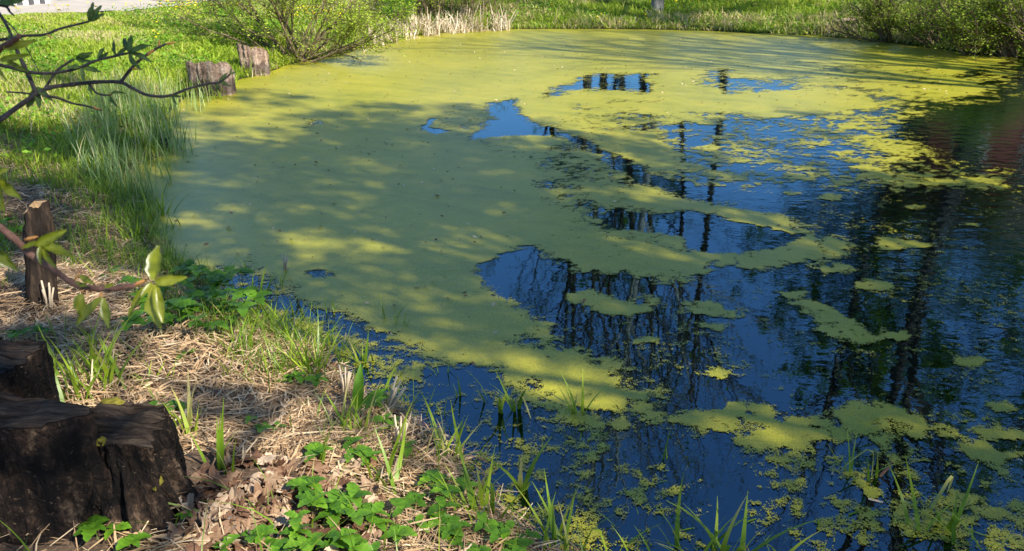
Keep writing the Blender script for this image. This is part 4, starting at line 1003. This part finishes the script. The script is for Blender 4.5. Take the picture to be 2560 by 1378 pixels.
H = [(838,1300,.085,'largest lobed herb in front of the leaf heap',5),(750,985,.07,'lobed herb growing under the dense round sedge tuft',3),(835,1165,.075,'lobed herb right of the single bent blade',2),
     (895,1160,.075,'lobed herb with toothed bright leaves beside the rust brown leaf',3),(761,1240,.065,'small five leaved herb alone beside the leaf heap',1),(853,1370,.075,'bright herb low in front of the largest lobed herb',3),
     (985,1345,.075,'broad herb below the long bladed tuft',4),(1060,1290,.075,'herb with dark toothed leaves next to the tall corner tuft',4),(1122,1240,.075,'herb standing at the water edge above the tall corner tuft',2),
     (1041,1175,.08,'pale lit herb hanging over the water edge',2),(1121,1345,.07,'yellow green herb at the corner of the bank',3),(1200,1365,.075,'herb right of the yellow green one at the bank corner',4),
     (1262,1362,.07,'herb at the outer corner of the bank by the water',3),(1320,1385,.06,'low herb at the last bit of bank beside the arching tuft',3),(723,1375,.07,'ferny nettle like herb in front of the leaf heap',5),
     (1010,1085,.07,'herb leaning over the water beside the tan stub',2),(950,1045,.06,'rounded herb behind the spreading sedge tuft',2),(268,1378,.065,'small bright herb at the foot of the big stump',2),
     (300,1365,.06,'second small bright herb at the foot of the big stump',2),(471,1310,.04,'tiny five leaved herb by the green arching stem',1),(609,1095,.05,'small herb in the straw between stump and water',2),
     (650,1090,.045,'low herb next to the small straw herb',2),(428,1040,.07,'narrow leaved dock plant at the side of the big stump',3),(580,1385,.06,'herb at the lower end of the leaf heap',3),
     (300,700,.06,'small herb beyond the broken post',2),(33,590,.08,'broad leaved herb left of the broken post',5),(430,830,.08,'first herb of the thicket under the hanging young leaves',5),
     (480,800,.085,'herb in the middle of the thicket under the hanging young leaves',5),(540,790,.085,'herb of the thicket closest to the water',5),(520,740,.08,'herb at the back of the thicket near the shore',4),
     (450,760,.08,'herb at the inner back of the thicket',4),(580,830,.07,'herb at the shore end of the thicket',3),(490,885,.055,'small herb in front of the thicket on the straw',2),(680,1360,.06,'low herb between the leaf heap and the nettle',3),
     (50,880,.07,'herb behind the back of the big stump',3),(905,1378,.07,'herb low at the foot of the broad herb',3),(1160,1390,.06,'low herb below the yellow green one',3)]
for u, v, s, lab, n in H:
    tk = 'thicket' in lab and 'front' not in lab; herb(u, v, s*(1.35 if tk else 1.08), lab, n+4 if tk else n, hgt=1.5 if tk else 1.0, spread=.12 if tk else .06)
# broad upright leaf at the water edge
b = G(896, 1040); pl = empty('broad_leaf_plant', 'single broad bright upright leaf at the water edge', 'plant', tuple(b))
HLB = herb_leaf(440, False); l_ = link('leaf', HLB, pl, (0, 0, .02)); l_.scale = (.24, .10, .2); l_.rotation_euler = (.35, -1.35, 1.2)
l_ = link('leaf', HLB, pl, (.02, 0, .02)); l_.scale = (.16, .14, .16); l_.rotation_euler = (.1, -.7, .5)
# tan cut reed stubs
mb = MB()
for k in range(5):
    a = k*1.3; mb.tube(np.array([(.012*math.cos(a), .012*math.sin(a), -.05), (.016*math.cos(a), .016*math.sin(a), .08), (.03*math.cos(a), .03*math.sin(a), .14+.02*(k % 3))]), [.007,.006,.005], 5, .6)
STUB = mb.mesh('reed_stub', M['dryreed'])
for u, v, s, lab in [(862,995,1.0,'tan cut reed stub at the water edge by the sedge tuft'),(1000,1130,1.0,'tan cut reed stub beside the rust brown leaf'),(720,745,.7,'tan stub in the water past the thicket'),(965,1035,1.1,'slanting bundle of tan stubs beside the herb over the water'),(125,780,1.0,'pale stub at the foot of the broken post')]:
    g_ = G(u, v); o = link('reed_stub', STUB, None, (g_[0], g_[1], max(g_[2], 0))); o.scale = (s, s, s); o.rotation_euler = (0, .5 if 'slant' in lab else .08, .4); tag(o, lab, 'reed stub')
# sticks by the stump
def stick(name, label, pts, rad, mat):
    p = np.array(pts); o = link(name, None) if False else None
    mb = MB(); t = np.linspace(0, len(p)-1, 22); i = np.clip(t.astype(int), 0, len(p)-2); f = (t-i)[:, None]
    q0, q1, q2, q3 = p[np.clip(i-1, 0, len(p)-1)], p[i], p[i+1], p[np.clip(i+2, 0, len(p)-1)]
    c = .5*((2*q1)+(-q0+q2)*f+(2*q0-5*q1+4*q2-q3)*f**2+(-q0+3*q1-3*q2+q3)*f**3)
    mb.tube(c-c[0], np.linspace(rad[0], rad[1], 22), 7); o = link(name, mb.mesh(name, mat), None, tuple(c[0])); tag(o, label, 'stick'); return o
def GP(u, v, dz): g_ = G(u, v); return g_+np.array([0, 0, dz])
stick('fallen_stick', 'red brown stick bending down along the side of the big stump', [GP(410,1115,.10), GP(448,1150,.09), GP(468,1210,.06), GP(505,1290,.01)], (.009,.006), M['redtwig'])
stick('arching_stem', 'thin green stem arching over the foot of the big stump', [GP(305,1340,.01), GP(345,1330,.06), GP(400,1305,.08), GP(505,1285,.01)], (.006,.0035), M['greenstem'])
stick('water_stick', 'reddish stick poking slantwise out of the flecked water', [P(2180,1215,-.06), P(2200,1190,.0), P(2230,1160,.05)], (.008,.006), M['redtwig'])
stick('sunken_branch', 'thin dark branch lying just under the water', [P(1900,1190,-.02), P(1960,1215,-.01), P(2050,1240,-.02)], (.006,.004), M['redtwig'])
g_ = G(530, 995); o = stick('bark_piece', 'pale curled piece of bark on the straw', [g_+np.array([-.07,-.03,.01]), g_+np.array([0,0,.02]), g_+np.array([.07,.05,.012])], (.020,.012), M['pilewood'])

# ------------------------------------------------------------------ dandelions
mb = MB(); n = 9; a = np.linspace(0, 2*np.pi, n, endpoint=False)
V = [(0, 0, .012)]+[(.5*math.cos(t), .5*math.sin(t), .10) for t in a]+[(1.0*math.cos(t), 1.0*math.sin(t), 0) for t in a]; k = np.arange(n); k2 = (k+1) % n
V = np.array(V)*np.array([.026, .026, .12]); V[0, 2] = .014
mb.add(V, [np.stack([np.zeros(n, int), k+1, k2+1], -1), np.stack([k+1, k+1+n, k2+1+n, k2+1], -1)], .6)
FLOW = mb.mesh('flower_head', M['dandelion'])
mb = MB(); mb.tube(np.array([(0,0,-.2),(.005,0,-.1),(0,0,.0)]), [.003,.003,.002], 4); FST = mb.mesh('stem', M['greenstem'])
r = np.random.default_rng(95)
def dand(u, v, lab, grp, h):
    g_ = G(u, v); o = empty('dandelion', lab, 'flower', (g_[0], g_[1], g_[2]+h), r.uniform(0, 6), grp, r.uniform(.8, 1.25))
    link('flower_head', FLOW, o).rotation_euler = (r.uniform(.1, .6), 0, 0); link('stem', FST, o)
for u0, u1, v0, v1, n, lab, grp in [(395,600,20,40,70,'yellow dandelion in the meadow below the road','dandelions in the meadow below the road'),
                               (40,395,22,40,22,'yellow dandelion at the meadow top under the kerb','dandelions at the top of the meadow'),
                               (700,860,28,58,80,'yellow dandelion in the bright patch behind the willow shrub','dandelions behind the willow shrub'),
                               (1330,1760,10,40,30,'yellow dandelion on the far grassy slope','dandelions on the far slope'),
                               (1480,1640,48,62,8,'yellow dandelion low on the far slope near the water','dandelions low on the far slope'),
                               (1790,2000,8,40,10,'yellow dandelion in the striped shade of the far slope','dandelions in the shade of the slope'),
                               (60,420,60,140,8,'single yellow dandelion scattered in the open meadow','dandelions scattered in the meadow')]:
    for k in range(n):
        dand(r.uniform(u0, u1), np.clip(r.normal((v0+v1)/2, (v1-v0)/4), v0, v1), lab, grp, r.uniform(.10, .2))

# ------------------------------------------------------------------ sapling whose twigs hang into the view
sap = empty('sapling', 'young tree with knotted grey twigs and unfolding leaves reaching over the bank', 'tree', (-1.55, .75, float(gz(-1.55, .75))))
sap0 = np.array(sap.location)
mb = MB(); mb.tube(np.array([(0,0,-.2),(.02,.03,.8),(.0,.06,1.5),(.05,.02,2.4),(.02,.0,3.4)]), [.035,.03,.024,.016,.006], 9); link('trunk', mb.mesh('trunk', M['twig']), sap)
def smooth_path(px, d0, d1, n=30, wob=0, seed=0):
    p = np.array([D(u, v, d0+(d1-d0)*k/(len(px)-1)) for k, (u, v) in enumerate(px)])
    t = np.linspace(0, len(p)-1, n); i = np.clip(t.astype(int), 0, len(p)-2); f = (t-i)[:, None]
    q0, q1, q2, q3 = p[np.clip(i-1, 0, len(p)-1)], p[i], p[i+1], p[np.clip(i+2, 0, len(p)-1)]
    return .5*((2*q1)+(-q0+q2)*f+(2*q0-5*q1+4*q2-q3)*f**2+(-q0+3*q1-3*q2+q3)*f**3)
def young_leaf(seed, mat):
    r_ = np.random.default_rng(seed); S = 8; t = np.linspace(0, 1, S)
    w = np.sin(np.pi*np.clip(t*.9+.05, 0, 1))**.8*.165*(1.15-.3*t)*(1+.12*r_.normal(0, 1, S)); z = -.25*t*t*r_.uniform(.2, 1.3); V = []
    fold = r_.uniform(.4, 1.1)
    for i in range(S): V += [(t[i], -w[i], z[i]+fold*w[i]), (t[i], 0, z[i]), (t[i], w[i], z[i]+fold*w[i])]
    V = np.array(V); V[:, 2] += .02*r_.normal(0, 1, len(V)); F = [(3*i+j, 3*i+j+1, 3*i+3+j+1, 3*i+3+j) for i in range(S-1) for j in (0, 1)]
    return np_mesh('leaf', V, np.array(F), mat, True, np.clip(.45+.16*r_.normal(0, 1, len(V))+.35*(np.arange(len(V)) % 3 == 1)-.25*np.repeat(t, 3), 0, 1))
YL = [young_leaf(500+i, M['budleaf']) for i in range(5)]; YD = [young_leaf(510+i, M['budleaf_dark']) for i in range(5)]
mbb = MB(); mbb.tube(np.array([(0,0,0),(.3,0,.02),(.7,0,.05),(1,0,.08)]), [.10,.16,.12,.01], 7); BUD = mbb.mesh('bud', M['bud'])
CR, CU, CF_ = np.array([1.0,0,0]), np.array([0, SP, CP]), np.array([0, CP, -SP])      # picture right, up, into
def frame(dirpx, tow, roll):
    """leaf axes from a heading: px right/down plus a share towards the camera"""
    d = dirpx[0]*CR - dirpx[1]*CU - tow*CF_; d = d/np.linalg.norm(d)
    s = np.cross(d, -CF_); s /= np.linalg.norm(s)+1e-9; u = np.cross(s, d) ; u = -u if u.dot(-CF_) < 0 else u
    s = np.cross(u, d); s2 = s*math.cos(roll)+u*math.sin(roll); u2 = np.cross(d, s2)
    return Matrix(((d[0], s2[0], u2[0]), (d[1], s2[1], u2[1]), (d[2], s2[2], u2[2])))
r = np.random.default_rng(60)
def branch(px, d0, d1, r0_, r1_, mat, knots=True):
    c = smooth_path(px, d0, d1, 10*len(px)); mb = MB(); rr = np.linspace(r0_, r1_, len(c))
    if knots: rr = rr*(1+.16*np.maximum(0, np.sin(np.linspace(0, 3.1*len(px)*2, len(c))))**6) 
    mb.tube(c-sap0, rr, 9); return link('branch', mb.mesh('branch', mat), sap)
def leaf_at(br, u, v, dist, dirpx, L, mats, tow=.2, roll=0, wide=1.0):
    p = D(u, v, dist)-sap0; o = link('leaf', mats[r.integers(0, 5)], br, tuple(p)); o.rotation_euler = frame(dirpx, tow, roll).to_euler()
    s = L*dist/FPX; o.scale = (s, s*wide, s); return o
def bud_at(br, u, v, dist, dirpx, L):
    p = D(u, v, dist)-sap0; o = link('bud', BUD, br, tuple(p)); o.rotation_euler = frame(dirpx, .1, 0).to_euler(); s = L*dist/FPX; o.scale = (s, s*.8, s*.8)
d = 1.55
b1 = branch([(-420,520),(-140,400),(0,300),(52,262),(92,236),(125,219),(185,211),(245,205),(300,206),(330,220),(370,238),(420,240),(470,222),(520,209),(548,206),(575,186)], d, d, .0050, .0016, M['twig'])
b2 = branch([(92,236),(72,190),(58,160),(40,120),(20,70),(-10,20)], d, d, .0042, .0024, M['twig'])
b3 = branch([(-60,150),(10,165),(70,180),(130,183),(190,172),(240,152),(290,140),(325,132)], d, d-.05, .0032, .0020, M['twig'])
b4 = branch([(112,222),(140,180),(165,160),(185,148)], d, d, .0026, .0018, M['twig'])
b5 = branch([(302,206),(325,175),(350,150),(385,125),(415,110)], d, d, .0032, .002, M['twig'])
b6 = branch([(-60,108),(0,100),(60,90),(110,87),(150,72),(190,62),(222,54)], d+.05, d+.05, .0030, .0018, M['twig'])
b7 = branch([(108,240),(140,244),(180,258),(215,265),(255,276)], d, d, .0026, .0015, M['twig'])
b8 = branch([(225,212),(240,232),(262,238),(280,236)], d, d, .002, .0015, M['twig'])
b9 = branch([(92,236),(50,232),(15,230)], d, d, .002, .0014, M['twig'])
b10 = branch([(-50,10),(10,15),(25,30),(36,40)], d-.1, d-.1, .003, .0012, M['twig'])
b11 = branch([(-60,-20),(0,38),(40,78),(72,130),(100,185)], d+.5, d+.5, .0018, .001, M['twig'], False)
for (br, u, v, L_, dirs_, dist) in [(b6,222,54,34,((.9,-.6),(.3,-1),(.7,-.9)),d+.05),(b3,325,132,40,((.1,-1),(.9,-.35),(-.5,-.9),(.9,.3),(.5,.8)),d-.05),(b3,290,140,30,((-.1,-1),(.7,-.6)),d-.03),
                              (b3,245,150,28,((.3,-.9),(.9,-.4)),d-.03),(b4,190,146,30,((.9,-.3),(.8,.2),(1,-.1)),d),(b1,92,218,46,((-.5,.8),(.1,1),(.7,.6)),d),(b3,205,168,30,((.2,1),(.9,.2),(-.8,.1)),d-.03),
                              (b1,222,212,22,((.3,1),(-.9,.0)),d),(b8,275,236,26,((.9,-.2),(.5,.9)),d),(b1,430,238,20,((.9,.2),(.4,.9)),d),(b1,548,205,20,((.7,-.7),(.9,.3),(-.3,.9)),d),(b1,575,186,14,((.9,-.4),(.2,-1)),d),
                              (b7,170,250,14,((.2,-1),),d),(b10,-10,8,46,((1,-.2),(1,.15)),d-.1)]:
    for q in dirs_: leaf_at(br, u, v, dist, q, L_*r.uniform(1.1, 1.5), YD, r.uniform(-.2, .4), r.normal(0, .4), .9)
for (br, u, v, q, L_) in [(b5,415,110,(1,-.1),26),(b5,398,118,(.1,-1),20),(b5,368,140,(.7,-.6),26),(b5,330,172,(1,.1),20),(b7,232,268,(1,.3),24),(b1,422,240,(.9,-.2),16),(b6,118,86,(.8,.6),20),(b8,268,237,(1,-.1),14),(b1,385,238,(.1,-1),8),(b4,165,158,(-.4,-1),14)]:
    bud_at(br, u, v, d, q, L_)
# nearer twig with yellow green leaves
dn = 1.05
c1 = branch([(-260,430),(-60,530),(30,592),(80,640),(130,672),(190,712),(245,722),(290,722),(340,712)], dn, dn, .0048, .0030, M['redtwig'])
bud_at(c1, 335, 714, dn, (.9,-.4), 44); bud_at(c1, 62, 600, dn, (.9,-.2), 40); bud_at(c1, 185, 700, dn, (.5,-.5), 26); bud_at(c1, 205, 722, dn, (.1,1), 24); bud_at(c1, 252, 730, dn, (.15,1), 22)
for (u, v, q, L_, wd, tow, roll) in [(88,612,(.9,-.35),80,1.0,.2,.3),(100,606,(-.9,.3),46,.9,.1,.2),(108,610,(.95,.35),84,.95,.2,-.3),(112,615,(.45,.9),62,1.0,.5,.4),(104,612,(.1,1),50,.9,.6,0),
                           (200,690,(.9,.45),44,1.1,.3,0),(190,705,(.6,.2),40,.9,.3,.3),(205,735,(.0,1),66,1.3,.1,0),(200,735,(-.35,1),40,.9,.2,.2),
                           (255,745,(-.75,.75),96,.85,.1,.2),(258,745,(.25,1),78,.9,.2,-.2),(262,718,(.9,-.25),30,1.0,.3,0),
                           (385,700,(.02,-1),88,1.35,-.05,0),(388,705,(1,-.12),82,1.05,.25,.2),(380,712,(-.65,.8),100,.55,.0,.5),(385,712,(.12,1),108,1.25,.1,.1),(380,708,(-.3,.6),46,1.1,.5,0),(390,714,(.25,.95),96,.8,.2,-.3)]:
    leaf_at(c1, u, v, dn-.01, q, L_, YL, tow, roll, wd)
c2 = branch([(-200,380),(-90,420),(-20,440),(0,455)], dn-.1, dn-.1, .004, .002, M['redtwig'])
for (u, v, q, L_, wd) in [(0,448,(.6,.55),72,1.1),(0,440,(.1,1),88,1.0),(-8,455,(.2,.9),70,1.2),(-5,435,(.7,-.3),30,1.2)]: leaf_at(c2, u, v, dn-.1, q, L_, YL, .2, r.normal(0, .2), wd)
c3 = branch([(-160,560),(-70,590),(-25,605)], dn-.05, dn-.05, .003, .002, M['redtwig'])
for (u, v, q, L_, wd) in [(-25,600,(.6,.75),100,1.0),(-30,600,(.3,1),90,.8)]: leaf_at(c3, u, v, dn-.05, q, L_, YL, .1, .1, wd)
c4 = branch([(-130,190),(-40,150),(0,122),(30,104),(48,90)], dn-.05, dn-.1, .0045, .003, M['redtwig'])
bud_at(c4, 20, 112, dn-.08, (.8,-.55), 46); leaf_at(c4, 10, 122, dn-.08, (1,-.22), 78, YL, .1, .3, .8); leaf_at(c4, 22, 104, dn-.08, (.25,-1), 26, YD, .1, .3, .8)
for (u, v, q, L_) in [(0,152,(1,-.15),80),(20,150,(.8,.5),60),(-10,160,(.6,.9),50)]: leaf_at(c4, u, v, dn, q, L_, YL, .2, .2, .7)
print('polygons', sum(len(o.data.polygons) for o in scene.objects if o.type == 'MESH'))
